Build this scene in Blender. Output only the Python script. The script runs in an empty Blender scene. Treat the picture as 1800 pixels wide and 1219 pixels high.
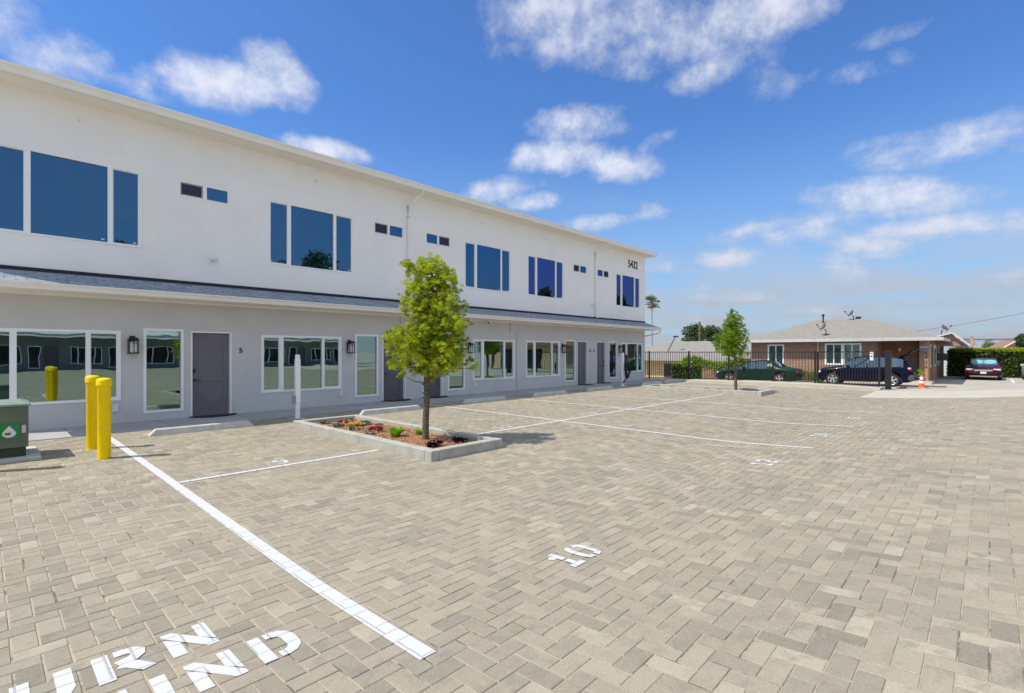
import bpy, math, random
from mathutils import Vector, Matrix
R = math.radians
random.seed(7)
S = bpy.context.scene
COL = S.collection

# ------------------------------------------------------------------ camera
cam_d = bpy.data.cameras.new('camera')
cam_d.sensor_width = 36.0
cam_d.lens = 17.7
cam_d.shift_y = 0.00528
cam_d.clip_start = 0.05
cam_d.clip_end = 3000
cam = bpy.data.objects.new('camera', cam_d)
COL.objects.link(cam)
cam.location = (0, 0, 1.6)
cam.rotation_euler = (R(90), 0, R(-46.5))
S.camera = cam

def at(px, py, d):
    """world point seen at photo pixel px,py standing d metres in front of the camera"""
    u = (px - 900) / 885.0
    return Vector(((.7254 + .6884 * u) * d, (.6884 - .7254 * u) * d, 1.6 + (619 - py) / 885.0 * d))

# ------------------------------------------------------------------ light
SUN_AZ = 25.0     # degrees the sun stands round from -X towards +Y
SUN_EL = 57.0
sx, sy = -math.cos(R(SUN_AZ)), math.sin(R(SUN_AZ))
sdir = Vector((sx * math.cos(R(SUN_EL)), sy * math.cos(R(SUN_EL)), math.sin(R(SUN_EL))))
sd = bpy.data.lights.new('sun', 'SUN')
sd.energy = 3.3
sd.angle = R(0.5)
sd.color = (1.0, .94, .84)
sun = bpy.data.objects.new('sun', sd)
COL.objects.link(sun)
sun.location = (0, 0, 30)
sun.rotation_euler = sdir.to_track_quat('Z', 'Y').to_euler()

W = bpy.data.worlds.new('World')
S.world = W
W.use_nodes = True
S.view_settings.view_transform = 'Standard'
S.view_settings.look = 'None'
S.view_settings.exposure = 0.43
S.view_settings.gamma = 1.0

class NT:
    def __init__(s, tree):
        s.t = tree; s.n = tree.nodes; s.l = tree.links
    def new(s, typ, **kw):
        n = s.n.new(typ)
        for k, v in kw.items(): setattr(n, k, v)
        return n
    def put(s, sock, v):
        if isinstance(v, (int, float)): sock.default_value = v
        elif isinstance(v, (tuple, list)): sock.default_value = v
        else: s.l.new(v, sock)
    def m(s, op, a, b=None, c=None, clamp=False):
        n = s.new('ShaderNodeMath', operation=op); n.use_clamp = clamp
        s.put(n.inputs[0], a)
        if b is not None: s.put(n.inputs[1], b)
        if c is not None: s.put(n.inputs[2], c)
        return n.outputs[0]
    def vm(s, op, a, b=None):
        n = s.new('ShaderNodeVectorMath', operation=op)
        s.put(n.inputs[0], a)
        if b is not None: s.put(n.inputs[1], b)
        return n.outputs['Value'] if op in ('DOT_PRODUCT', 'LENGTH', 'DISTANCE') else n.outputs['Vector']
    def mix(s, f, a, b, blend='MIX'):
        n = s.new('ShaderNodeMix', data_type='RGBA', blend_type=blend)
        s.put(n.inputs[0], f); s.put(n.inputs[6], c4(a)); s.put(n.inputs[7], c4(b))
        return n.outputs[2]
    def ramp(s, x, lo, hi, smooth=True):
        n = s.new('ShaderNodeMapRange'); n.interpolation_type = 'SMOOTHSTEP' if smooth else 'LINEAR'
        s.put(n.inputs[0], x); s.put(n.inputs[1], lo); s.put(n.inputs[2], hi)
        return n.outputs[0]
    def noise(s, vec, scale, detail=3, rough=.5, w=None):
        n = s.new('ShaderNodeTexNoise')
        if vec is not None: s.l.new(vec, n.inputs['Vector'])
        n.inputs['Scale'].default_value = scale; n.inputs['Detail'].default_value = detail
        n.inputs['Roughness'].default_value = rough
        return n.outputs[0]
def c4(c):
    return (c[0], c[1], c[2], 1) if isinstance(c, (tuple, list)) and len(c) == 3 else c

# --- sky: Nishita + clouds laid out by direction on the sky
w = NT(W.node_tree)
bg = [n for n in w.n if n.type == 'BACKGROUND'][0]
sky = w.new('ShaderNodeTexSky', sky_type='NISHITA')
sky.sun_disc = False
sky.sun_elevation = R(SUN_EL)
sky.sun_rotation = math.atan2(sx, sy)
sky.air_density = 1.0; sky.dust_density = .4; sky.ozone_density = 2.5; sky.altitude = 50
tc = w.new('ShaderNodeTexCoord')
D = w.vm('NORMALIZE', tc.outputs['Generated'])
sep = w.new('ShaderNodeSeparateXYZ'); w.l.new(D, sep.inputs[0])
dz = sep.outputs[2]
hs = w.new('ShaderNodeHueSaturation')
w.l.new(sky.outputs[0], hs.inputs['Color'])
hs.inputs['Hue'].default_value = .503
hs.inputs['Saturation'].default_value = 1.22
hs.inputs['Value'].default_value = 1.0
CLOUDS = [ # photo px centre x,y, half sizes in px, tilt deg, density
    (1030, 25, 200, 85, 2, 1.0), (1180, 60, 170, 60, -8, .75), (1330, 20, 150, 50, 15, .9), (1240, 130, 85, 28, 12, .85), (1350, 150, 60, 32, -20, .55), (1100, 95, 120, 35, -10, .55), (890, 60, 60, 50, 10, .6),
    (1020, 218, 95, 34, 2, 1.0), (985, 275, 95, 34, 6, .95), (1090, 290, 70, 30, 0, .7), (1150, 250, 45, 14, 25, .55),
    (400, 150, 130, 45, -5, 1.0), (490, 130, 70, 45, -35, .8), (340, 125, 50, 30, -30, .6), (100, 90, 90, 50, -20, .95), (15, 30, 70, 60, -20, .8), (230, 150, 60, 20, -20, .45),
    (565, 262, 85, 20, -12, .85), (880, 335, 80, 22, 12, .75), (935, 355, 55, 18, 0, .75), (1050, 390, 70, 16, 3, .8), (1140, 370, 35, 18, 0, .5),
    (1560, 350, 130, 32, 3, 1.0), (1400, 400, 150, 26, 14, .85), (1290, 450, 70, 20, 6, .8), (1660, 400, 130, 22, 6, .85), (1540, 430, 80, 18, -4, .7), (1450, 465, 60, 22, -20, .45),
    (1700, 255, 150, 32, 8, .7), (1760, 225, 80, 22, 12, .55), (1570, 60, 50, 14, 15, .42), (1590, 100, 30, 14, 0, .38), (1500, 130, 60, 14, 10, .33),
    (1240, 515, 70, 14, 0, .6), (1300, 520, 60, 12, 0, .6), (1450, 545, 170, 14, 0, .5), (1700, 550, 150, 12, 2, .55), (1180, 470, 50, 12, 0, .4), (1790, 490, 60, 18, 0, .4), (1230, 560, 140, 12, 0, .35)]
best = None
for (px, py, ra, rb, tilt, den) in CLOUDS:
    if px > 1200 and 200 < py < 480: ra *= 1.2; rb *= 1.35
    if px > 1050 and py < 140: rb *= 1.15
    u = (px - 900) / 885.0; v = (619 - py) / 885.0
    c = Vector((.7254 + .6884 * u, .6884 - .7254 * u, v)); L = c.length; c.normalize()
    k = 885.0 * L
    right = Vector((.6884, -.7254, 0)); t1 = (right - c * right.dot(c)).normalized(); t2 = t1.cross(c) * -1
    if t2.z < 0: t2 = -t2
    ca, sa = math.cos(R(tilt)), math.sin(R(tilt))
    a1 = t1 * ca + t2 * sa; a2 = t2 * ca - t1 * sa
    a1 = a1 / (ra / k); a2 = a2 / (rb / k)
    A = w.vm('DOT_PRODUCT', D, tuple(a1)); B = w.vm('DOT_PRODUCT', D, tuple(a2)); C = w.vm('DOT_PRODUCT', D, tuple(c))
    r2 = w.m('ADD', w.m('MULTIPLY', A, A), w.m('MULTIPLY', B, B))
    e = w.m('MULTIPLY', w.m('SUBTRACT', 1.0, r2), den)
    e = w.m('MULTIPLY', w.m('MAXIMUM', e, -1.0), w.m('GREATER_THAN', C, 0.0))
    e = w.m('SUBTRACT', e, w.m('LESS_THAN', C, 0.0))
    best = e if best is None else w.m('SMOOTH_MAX', best, e, .25)
# other clouds behind the camera, with unseen cover added to fill the facade
flat = w.new('ShaderNodeCombineXYZ')
den = w.m('ADD', w.m('MAXIMUM', dz, 0.0), .12)
w.l.new(w.m('DIVIDE', sep.outputs[0], den), flat.inputs[0]); w.l.new(w.m('DIVIDE', sep.outputs[1], den), flat.inputs[1])
back = w.ramp(w.vm('DOT_PRODUCT', D, (-.73, -.69, 0)), -.1, .4)
bn = w.m('MULTIPLY', w.m('SUBTRACT', w.noise(flat.outputs[0], .9, 3, .5), .52), 5.0)
best = w.m('MAXIMUM', best, w.m('SUBTRACT', w.m('ADD', bn, back), 1.25))
south = w.ramp(w.vm('DOT_PRODUCT', D, (0, -1, 0)), .12, .45)
bs = w.m('MULTIPLY', w.m('SUBTRACT', w.noise(flat.outputs[0], .75, 4, .5), .52), 6.0)
best = w.m('MAXIMUM', best, w.m('SUBTRACT', w.m('ADD', bs, w.m('MULTIPLY', south, 1.6)), 1.7))
n1 = w.noise(flat.outputs[0], 2.6, 8, .58)
n2 = w.noise(D, 8.0, 9, .66)
fill_cover = w.m('MAXIMUM', w.ramp(dz, .62, .80), w.m('MULTIPLY', back, w.ramp(dz, .42, .65)))  # cloud cover added overhead and behind, as fill for the shaded facade
n3 = w.noise(D, 26.0, 6, .62)
nn = w.m('SUBTRACT', w.m('ADD', w.m('ADD', w.m('MULTIPLY', n1, .38), w.m('MULTIPLY', n2, .37)), w.m('MULTIPLY', n3, .25)), .5)
dens = w.m('ADD', w.m('ADD', w.m('MULTIPLY', best, 1.2), .10), w.m('MULTIPLY', nn, 6.8))
dens = w.m('MAXIMUM', dens, w.m('MULTIPLY', fill_cover, w.m('ADD', .55, w.m('MULTIPLY', nn, 4.0))))
alpha = w.m('MULTIPLY', w.ramp(dens, -.3, 2.0), .95)
thin = w.m('MULTIPLY', w.ramp(w.noise(flat.outputs[0], .55, 6, .6), .42, .8), .16)
veil = w.m('MULTIPLY', w.m('MULTIPLY', w.ramp(w.noise(flat.outputs[0], .8, 6, .62), .36, .62), w.ramp(dz, .24, .09)), .72)
thin = w.m('MAXIMUM', thin, veil)
alpha = w.m('MAXIMUM', alpha, thin)
low = w.ramp(dz, .32, 0.0)
cloudc = w.mix(low, (4.7, 4.85, 5.35), (3.3, 3.3, 3.55))
over = w.m('MAXIMUM', w.ramp(dz, .64, .80), w.m('MULTIPLY', back, w.ramp(dz, .40, .65)))
cloudc = w.mix(over, cloudc, (7.6, 7.6, 7.7))  # the added cover is brighter than the other clouds, for more fill
shade = w.m('ADD', .80, w.m('MULTIPLY', w.ramp(dens, .1, 1.6), .25))
cs = w.vm('SCALE', cloudc, None); w.n[-1].inputs['Scale'].default_value = 1
w.l.new(shade, w.n[-1].inputs['Scale'])
tint = w.mix(1.0, hs.outputs[0], (.60, .83, 1.04), 'MULTIPLY')
hazec = w.mix(w.m('MULTIPLY', w.ramp(dz, .42, -.02), .85), tint, (2.05, 2.95, 4.05))
hazec = w.mix(w.m('MULTIPLY', w.ramp(dz, .14, -.02), .55), hazec, (2.7, 3.05, 3.6))
final = w.mix(alpha, w.mix(w.m('MULTIPLY', back, .55), hazec, (4.2, 4.7, 5.1)), cs)  # sky behind the camera paled to throw more fill on the facade
w.l.new(final, bg.inputs['Color'])
bg.inputs['Strength'].default_value = 0.13

# ------------------------------------------------------------------ terrain height
def sst(a, b, x):
    t = max(0., min(1., (x - a) / (b - a))); return t * t * (3 - 2 * t)
def zf(X, Y):
    # a shallow valley gutter runs along X at Y = 3.4
    k = .35; q = 3.45 - Y
    ramp_ = q if q > k else (0 if q < -k else (q + k) ** 2 / (4 * k))
    if q > 4.6: ramp_ = 4.6 * 1.0
    z = -.03 + .004 * max(0, min(9, Y - 3.4)) + (.032 * ramp_ + .0085 * max(0, min(4.6, q)) ** 2) * (.75 + .25 * sst(1.5, 5, X))
    if Y < -1.15: z -= .3 * sst(-3, -14, Y)
    z += .002 * max(0, min(25, X))
    t = sst(26.5, 31.5, X)
    z = z * (1 - t) - .31 * t
    z -= 1.1 * sst(27.5, 33, X) * sst(13.2, 19, Y)
    return z

# ------------------------------------------------------------------ materials
MATS = {}
def pmat(name, col=(.5, .5, .5), rough=.6, col2=None, scale=6, detail=4, bump=0, bscale=None, metal=0, spec=.5, coat=0, lo=.35, hi=.65, dirt=None):
    if name in MATS: return MATS[name]
    m = bpy.data.materials.new(name); m.use_nodes = True
    t = NT(m.node_tree); b = t.n['Principled BSDF']
    b.inputs['Roughness'].default_value = rough; b.inputs['Metallic'].default_value = metal
    b.inputs['Specular IOR Level'].default_value = spec
    if coat: b.inputs['Coat Weight'].default_value = coat; b.inputs['Coat Roughness'].default_value = .05
    geo = t.new('ShaderNodeNewGeometry'); pos = geo.outputs['Position']
    if col2 is None: col2 = tuple(c * .88 for c in col)
    f = t.ramp(t.noise(pos, scale, detail, .6), lo, hi)
    c = t.mix(f, col, col2)
    if dirt:
        f2 = t.m('MULTIPLY', t.ramp(t.noise(pos, dirt[1], 5, .65), .5, .75), dirt[2])
        c = t.mix(f2, c, dirt[0])
    t.l.new(c, b.inputs['Base Color'])
    if bump:
        bn = t.new('ShaderNodeBump'); bn.inputs['Strength'].default_value = bump; bn.inputs['Distance'].default_value = .01
        t.l.new(t.noise(pos, bscale or scale * 8, 4, .6), bn.inputs['Height']); t.l.new(bn.outputs[0], b.inputs['Normal'])
    MATS[name] = m
    return m

# herringbone of rectangular pavers (2:1) worked out from the world position
def herring(t, pos, wd=.1125, both=False):
    sp = t.new('ShaderNodeSeparateXYZ'); t.l.new(pos, sp.inputs[0])
    x = t.m('DIVIDE', sp.outputs[0], wd); y = t.m('DIVIDE', sp.outputs[1], wd)
    i = t.m('FLOOR', x); j = t.m('FLOOR', y)
    fx = t.m('SUBTRACT', x, i); fy = t.m('SUBTRACT', y, j)
    k = t.m('FLOORED_MODULO', t.m('SUBTRACT', i, j), 4.0)
    k = t.m('ROUND', k)
    hor = t.m('LESS_THAN', k, 1.5)
    k2 = t.m('COMPARE', k, 2.0, .2)
    inv = t.m('SUBTRACT', 1.0, hor)
    kh = t.m('MULTIPLY', k, hor)
    kv = t.m('MULTIPLY', k2, inv)
    u = t.m('ADD', t.m('MULTIPLY', hor, t.m('ADD', fx, k)), t.m('MULTIPLY', inv, t.m('ADD', fy, k2)))
    v = t.m('ADD', t.m('MULTIPLY', hor, fy), t.m('MULTIPLY', inv, fx))
    idv = t.new('ShaderNodeCombineXYZ')
    t.l.new(t.m('SUBTRACT', i, kh), idv.inputs[0]); t.l.new(t.m('SUBTRACT', j, kv), idv.inputs[1]); t.l.new(hor, idv.inputs[2])
    wn = t.new('ShaderNodeTexWhiteNoise'); wn.noise_dimensions = '3D'; t.l.new(idv.outputs[0], wn.inputs['Vector'])
    du = t.m('MINIMUM', u, t.m('SUBTRACT', 2.0, u)); dv = t.m('MINIMUM', v, t.m('SUBTRACT', 1.0, v))
    dd = t.m('MINIMUM', du, dv)
    if both:
        ex = t.m('ADD', t.m('MULTIPLY', hor, du), t.m('MULTIPLY', inv, dv)); ey = t.m('ADD', t.m('MULTIPLY', hor, dv), t.m('MULTIPLY', inv, du))
        return dd, wn.outputs['Value'], wn.outputs['Color'], hor, ex, ey
    return dd, wn.outputs['Value'], wn.outputs['Color'], hor

def paver_material():
    m = bpy.data.materials.new('concrete_pavers'); m.use_nodes = True
    t = NT(m.node_tree); b = t.n['Principled BSDF']
    pos = t.new('ShaderNodeNewGeometry').outputs['Position']
    dd, rv, rc, hor, ex, ey = herring(t, pos, both=True)
    sp = t.new('ShaderNodeSeparateColor'); t.l.new(rc, sp.inputs[0])
    edge = t.m('ADD', dd, t.m('MULTIPLY', t.m('SUBTRACT', t.noise(pos, 90, 3, .7), .5), .05))
    wob_ = t.m('MULTIPLY', t.m('SUBTRACT', t.noise(pos, 90, 3, .7), .5), .06)
    jx = t.ramp(t.m('ADD', ex, wob_), .070, .035); jy = t.ramp(t.m('ADD', ey, wob_), .040, .018)
    joint = t.m('MAXIMUM', jx, jy)
    # per paver tone: mostly grey-tan, a few darker, a few pale
    base = t.mix(sp.outputs[0], (0.296, 0.266, 0.198), (0.418, 0.364, 0.255))
    base = t.mix(t.m('MULTIPLY', t.ramp(sp.outputs[1], .72, .98), .85), base, (0.198, 0.180, 0.143))
    base = t.mix(t.m('MULTIPLY', t.ramp(sp.outputs[2], .88, 1.0), .9), base, (0.502, 0.454, 0.334))
    # blended two-tone clouding inside each paver
    off = t.vm('ADD', pos, None); n = t.n[-1]
    sc = t.new('ShaderNodeVectorMath', operation='SCALE'); t.l.new(rc, sc.inputs[0]); sc.inputs['Scale'].default_value = 20
    t.l.new(sc.outputs[0], n.inputs[1])
    cl = t.ramp(t.noise(off, 7, 5, .62), .44, .70)
    base = t.mix(t.m('MULTIPLY', cl, .75), base, (.20, .188, .165))
    cl2 = t.ramp(t.noise(t.vm('ADD', pos, (31, 11, 5)), .45, 4, .6), .35, .7)
    base = t.mix(t.m('MULTIPLY', cl2, .28), base, (0.426, 0.360, 0.237))
    grit = t.ramp(t.noise(pos, 260, 3, .7), .35, .7)
    base = t.mix(.22, base, t.mix(grit, (0.182, 0.166, 0.122), (0.502, 0.446, 0.328)))
    dark = t.ramp(edge, .085, .04)
    base = t.mix(t.m('MULTIPLY', dark, t.m('MULTIPLY', t.ramp(t.noise(pos, 5, 3, .6), .4, .62), .55)), base, (0.114, 0.101, 0.076))  # patchy shade painted along the paver edges
    sand = t.mix(t.ramp(t.noise(pos, 150, 2, .7), .3, .7), (.60, .52, .38), (.44, .375, .265))
    empty = t.ramp(t.noise(t.vm('ADD', pos, (3, 9, 2)), 3.1, 4, .65), .53, .62)
    sand = t.mix(t.m('MULTIPLY', t.m('MAXIMUM', t.m('MULTIPLY', empty, .75), t.m('MULTIPLY', t.m('SUBTRACT', 1.0, jx), t.ramp(t.noise(pos, 2.2, 4, .6), .36, .52))), .8), sand, (.085, .078, .062))  # emptied joints go dark; joints along X also get painted shade
    col = t.mix(joint, base, sand)
    ss = t.ramp(t.noise(t.vm('ADD', pos, (13, 1, 2)), 1.1, 6, .7), .62, .78)
    col = t.mix(t.m('MULTIPLY', ss, .35), col, (0.228, 0.202, 0.152))
    t.l.new(col, b.inputs['Base Color'])
    b.inputs['Roughness'].default_value = .93; b.inputs['Specular IOR Level'].default_value = .3
    hgt = t.m('ADD', t.m('MULTIPLY', t.ramp(edge, .01, .10), 1.0), t.m('ADD', t.m('MULTIPLY', t.noise(pos, 220, 3, .7), .12), t.m('MULTIPLY', rv, .25)))
    bn = t.new('ShaderNodeBump'); bn.inputs['Strength'].default_value = .75; bn.inputs['Distance'].default_value = .007
    t.l.new(hgt, bn.inputs['Height']); t.l.new(bn.outputs[0], b.inputs['Normal'])
    return m
def paint_material():
    m = bpy.data.materials.new('white_marking_paint'); m.use_nodes = True
    t = NT(m.node_tree); b = t.n['Principled BSDF']
    pos = t.new('ShaderNodeNewGeometry').outputs['Position']
    dd, rv, rc, hor = herring(t, pos)
    edge = t.m('ADD', dd, t.m('MULTIPLY', t.m('SUBTRACT', t.noise(pos, 90, 3, .7), .5), .05))
    joint = t.m('MULTIPLY', t.ramp(edge, .038, .018), t.ramp(t.noise(pos, 6, 3, .6), .34, .5))
    wear = t.m('MULTIPLY', t.ramp(t.noise(pos, 45, 5, .7), .62, .75), .5)
    c = t.mix(wear, (.60, .60, .60), (.42, .40, .36))
    c = t.mix(t.m('MULTIPLY', joint, .65), c, (.27, .25, .21))
    t.l.new(c, b.inputs['Base Color']); b.inputs['Roughness'].default_value = .8
    bn = t.new('ShaderNodeBump'); bn.inputs['Strength'].default_value = .6; bn.inputs['Distance'].default_value = .006
    t.l.new(t.m('ADD', t.ramp(edge, .01, .10), t.m('MULTIPLY', t.noise(pos, 220, 3, .7), .12)), bn.inputs['Height'])
    t.l.new(bn.outputs[0], b.inputs['Normal'])
    return m
def brick_material():
    m = bpy.data.materials.new('paver_blocks'); m.use_nodes = True
    t = NT(m.node_tree); b = t.n['Principled BSDF']
    geo = t.new('ShaderNodeNewGeometry'); pos = geo.outputs['Position']
    wn = t.new('ShaderNodeTexWhiteNoise'); wn.noise_dimensions = '1D'; t.l.new(t.m('MULTIPLY', geo.outputs['Random Per Island'], 1000.0), wn.inputs['W'])
    sp = t.new('ShaderNodeSeparateColor'); t.l.new(wn.outputs['Color'], sp.inputs[0])
    base = t.mix(sp.outputs[0], (0.287, 0.260, 0.201), (0.407, 0.361, 0.264))
    base = t.mix(t.m('MULTIPLY', t.ramp(sp.outputs[1], .70, 1.0), .72), base, (0.177, 0.160, 0.127))
    base = t.mix(t.m('MULTIPLY', t.ramp(sp.outputs[2], .86, 1.0), .9), base, (0.508, 0.461, 0.350))
    sc = t.new('ShaderNodeVectorMath', operation='SCALE'); t.l.new(wn.outputs['Color'], sc.inputs[0]); sc.inputs['Scale'].default_value = 20
    off = t.vm('ADD', pos, sc.outputs[0])
    cl = t.ramp(t.noise(off, 7, 5, .65), .44, .68)
    base = t.mix(t.m('MULTIPLY', cl, t.m('ADD', .3, t.m('MULTIPLY', sp.outputs[1], .6))), base, (0.177, 0.163, 0.134))
    base = t.mix(t.m('MULTIPLY', t.ramp(t.noise(t.vm('ADD', pos, (31, 11, 5)), .45, 4, .6), .35, .7), .3), base, (0.441, 0.382, 0.268))
    base = t.mix(t.m('MULTIPLY', t.ramp(t.noise(t.vm('ADD', pos, (3, 21, 5)), .6, 5, .65), .5, .75), .3), base, (0.211, 0.196, 0.164))
    base = t.mix(.36, base, t.mix(t.ramp(t.noise(pos, 210, 4, .8), .38, .64), (0.134, 0.121, 0.095), (0.555, 0.493, 0.372)))
    base = t.mix(t.m('MULTIPLY', t.ramp(t.noise(pos, 420, 2, .6), .68, .74), .6), base, (0.067, 0.060, 0.052))
    dust = t.m('MULTIPLY', t.ramp(t.noise(t.vm('ADD', pos, (5, 1, 9)), 26, 5, .7), .55, .75), .35)
    base = t.mix(dust, base, (0.479, 0.410, 0.285))
    t.l.new(base, b.inputs['Base Color']); b.inputs['Roughness'].default_value = .93; b.inputs['Specular IOR Level'].default_value = .3
    bn = t.new('ShaderNodeBump'); bn.inputs['Strength'].default_value = .55; bn.inputs['Distance'].default_value = .003
    t.l.new(t.noise(pos, 200, 4, .75), bn.inputs['Height']); t.l.new(bn.outputs[0], b.inputs['Normal'])
    return m
def sand_material():
    m = bpy.data.materials.new('joint_sand'); m.use_nodes = True
    t = NT(m.node_tree); b = t.n['Principled BSDF']; pos = t.new('ShaderNodeNewGeometry').outputs['Position']
    c = t.mix(t.ramp(t.noise(pos, 170, 3, .7), .3, .7), (.54, .475, .355), (.36, .31, .225))
    c = t.mix(t.m('MULTIPLY', t.ramp(t.noise(pos, 2.6, 5, .68), .53, .62), .8), c, (.10, .09, .07))
    t.l.new(c, b.inputs['Base Color']); b.inputs['Roughness'].default_value = 1
    bn = t.new('ShaderNodeBump'); bn.inputs['Strength'].default_value = .8; bn.inputs['Distance'].default_value = .004
    t.l.new(t.noise(pos, 150, 3, .7), bn.inputs['Height']); t.l.new(bn.outputs[0], b.inputs['Normal'])
    return m
M_PAVER = paver_material(); M_PAINT = paint_material(); M_BRICK = brick_material(); M_SAND = sand_material()

def glass_material(name, refl_tint, trans, base_r=.38, wavy=.02, wscale=1.3):
    m = bpy.data.materials.new(name); m.use_nodes = True
    t = NT(m.node_tree); t.n.clear()
    out = t.new('ShaderNodeOutputMaterial')
    gl = t.new('ShaderNodeBsdfGlossy'); gl.inputs['Color'].default_value = c4(refl_tint); gl.inputs['Roughness'].default_value = .0
    tr = t.new('ShaderNodeBsdfTransparent'); tr.inputs['Color'].default_value = c4(trans)
    lw = t.new('ShaderNodeFresnel'); lw.inputs['IOR'].default_value = 1.5
    fac = t.m('ADD', base_r, t.m('MULTIPLY', lw.outputs[0], 1 - base_r), clamp=True)
    mx = t.new('ShaderNodeMixShader'); t.l.new(fac, mx.inputs[0]); t.l.new(tr.outputs[0], mx.inputs[1]); t.l.new(gl.outputs[0], mx.inputs[2])
    t.l.new(mx.outputs[0], out.inputs[0])
    pos = t.new('ShaderNodeNewGeometry').outputs['Position']
    bn = t.new('ShaderNodeBump'); bn.inputs['Strength'].default_value = 1; bn.inputs['Distance'].default_value = wavy
    t.l.new(t.noise(pos, wscale, 2, .4), bn.inputs['Height']); t.l.new(bn.outputs[0], gl.inputs['Normal']); t.l.new(bn.outputs[0], lw.inputs['Normal'])
    return m
M_GLASS_LOW = glass_material('green_tinted_window_glass', (.54, .74, .70), (.30, .40, .38), .42, .0022, 1.1)
M_GLASS_UP = glass_material('blue_tinted_window_glass', (.12, .31, .56), (.42, .60, .72), .40, .0035, .6)
M_GLASS_UP2 = glass_material('violet_reflection_window_glass', (.12, .20, .54), (.36, .44, .72), .44, .0035, .6)  # violet of the polarised sky reflection put into the glass tint
M_GLASS_HOUSE = glass_material('house_window_glass', (.35, .5, .48), (.35, .6, .55), .3, .01, 1.0)
M_WINDSCREEN = glass_material('windscreen_glass', (.6, .65, .7), (.75, .8, .8), .03, .001, 1.0)
M_GLASS_CAR = glass_material('car_glass', (.55, .68, .72), (.12, .14, .15), .28, .001, 1.0)

def leaf_material(name, a, b_, c_, trans=.35, rough=.45):
    if name in MATS: return MATS[name]
    m = bpy.data.materials.new(name); m.use_nodes = True
    t = NT(m.node_tree); b = t.n['Principled BSDF']; out = [n for n in t.n if n.type == 'OUTPUT_MATERIAL'][0]
    g = t.new('ShaderNodeNewGeometry'); r = g.outputs['Random Per Island']; pos = g.outputs['Position']
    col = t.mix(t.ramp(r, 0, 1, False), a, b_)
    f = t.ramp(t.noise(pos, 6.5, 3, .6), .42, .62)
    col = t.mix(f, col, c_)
    t.l.new(col, b.inputs['Base Color']); b.inputs['Roughness'].default_value = rough; b.inputs['Specular IOR Level'].default_value = .35
    tl = t.new('ShaderNodeBsdfTranslucent'); t.l.new(t.mix(.5, col, tuple(min(1, x * 1.9) for x in a)), tl.inputs[0])
    mx = t.new('ShaderNodeMixShader'); mx.inputs[0].default_value = trans
    t.l.new(b.outputs[0], mx.inputs[1]); t.l.new(tl.outputs[0], mx.inputs[2]); t.l.new(mx.outputs[0], out.inputs[0])
    MATS[name] = m
    return m

M_WHITE = pmat('white_stucco', (.95, .93, .89), .9, (.92, .90, .86), 1.2, 5, .5, 160, dirt=((.80, .78, .73), .5, .25))
M_GREY = pmat('grey_stucco', (.655, .635, .61), .92, (.615, .60, .58), 1.5, 6, .6, 140, dirt=((.55, .53, .50), .8, .4))
M_TRIM = pmat('cream_painted_metal', (.93, .90, .84), .5, (.90, .87, .81), 3, 3)
M_SOFFIT = pmat('painted_soffit', (.90, .85, .75), .8, (.87, .82, .72), 2, 3)
M_VINYL = pmat('white_vinyl_frame', (.94, .94, .93), .35, (.91, .91, .90), 5, 2)
M_BLACK = pmat('black_metal', (.008, .008, .009), .5, (.012, .012, .013), 10, 3)
M_BAND = pmat('black_roof_flashing', (.012, .012, .015), .6)
M_DOOR = pmat('mauve_grey_door_paint', (.17, .155, .165), .45, (.155, .142, .152), 3, 3)
M_DOOR2 = pmat('deep_mauve_door_paint', (.12, .11, .125), .45, (.11, .10, .115), 3, 3)
M_CONC = pmat('pale_concrete', (.60, .585, .54), .9, (.52, .505, .465), 2.2, 7, .5, 90, dirt=((.42, .40, .36), 1.3, .5))
M_WALK = pmat('walkway_concrete', (.41, .41, .40), .9, (.36, .36, .35), 1.6, 7, .5, 80, dirt=((.29, .29, .28), 1.1, .4))
M_CURB = pmat('curb_concrete', (.47, .46, .40), .9, (.39, .38, .33), 4, 7, .6, 110, dirt=((.36, .35, .30), 2.5, .55))
M_STOP = pmat('wheel_stop_concrete', (.62, .60, .54), .9, (.53, .51, .46), 5, 6, .6, 110, dirt=((.40, .38, .33), 4, .5))
M_SLAB = pmat('driveway_concrete', (.52, .48, .385), .9, (.47, .435, .345), 1.0, 7, .5, 60, dirt=((.50, .46, .38), .7, .4))
M_YEL = pmat('yellow_bollard_plastic', (1.0, .68, .0), .5, (.96, .64, .0), 5, 3, spec=.2, dirt=((.55, .40, .03), 7, .35))
M_GRN = pmat('green_cabinet_enamel', (.115, .165, .11), .5, (.10, .15, .10), 5, 4, dirt=((.20, .22, .16), 4, .4))
M_GRN_D = pmat('dark_green_cabinet_base', (.035, .065, .04), .6, (.03, .055, .035), 5, 4)
M_LANT = pmat('frosted_lantern_glass', (.75, .74, .70), .3)
M_MAT = pmat('black_door_mat', (.015, .014, .014), .95, (.03, .028, .025), 60, 3, .5, 200)
M_BARK = pmat('tree_bark', (.20, .15, .105), .9, (.07, .052, .04), 34, 5, 1.0, 60)
M_TAPE = pmat('green_tie_tape', (.02, .16, .11), .5)
M_OUT = pmat('outlet_cover_plastic', (.78, .79, .82), .4)
M_RUB = pmat('tyre_rubber', (.022, .022, .023), .85)
M_ALLOY = pmat('silver_alloy', (.62, .63, .65), .3, metal=.7)

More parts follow.
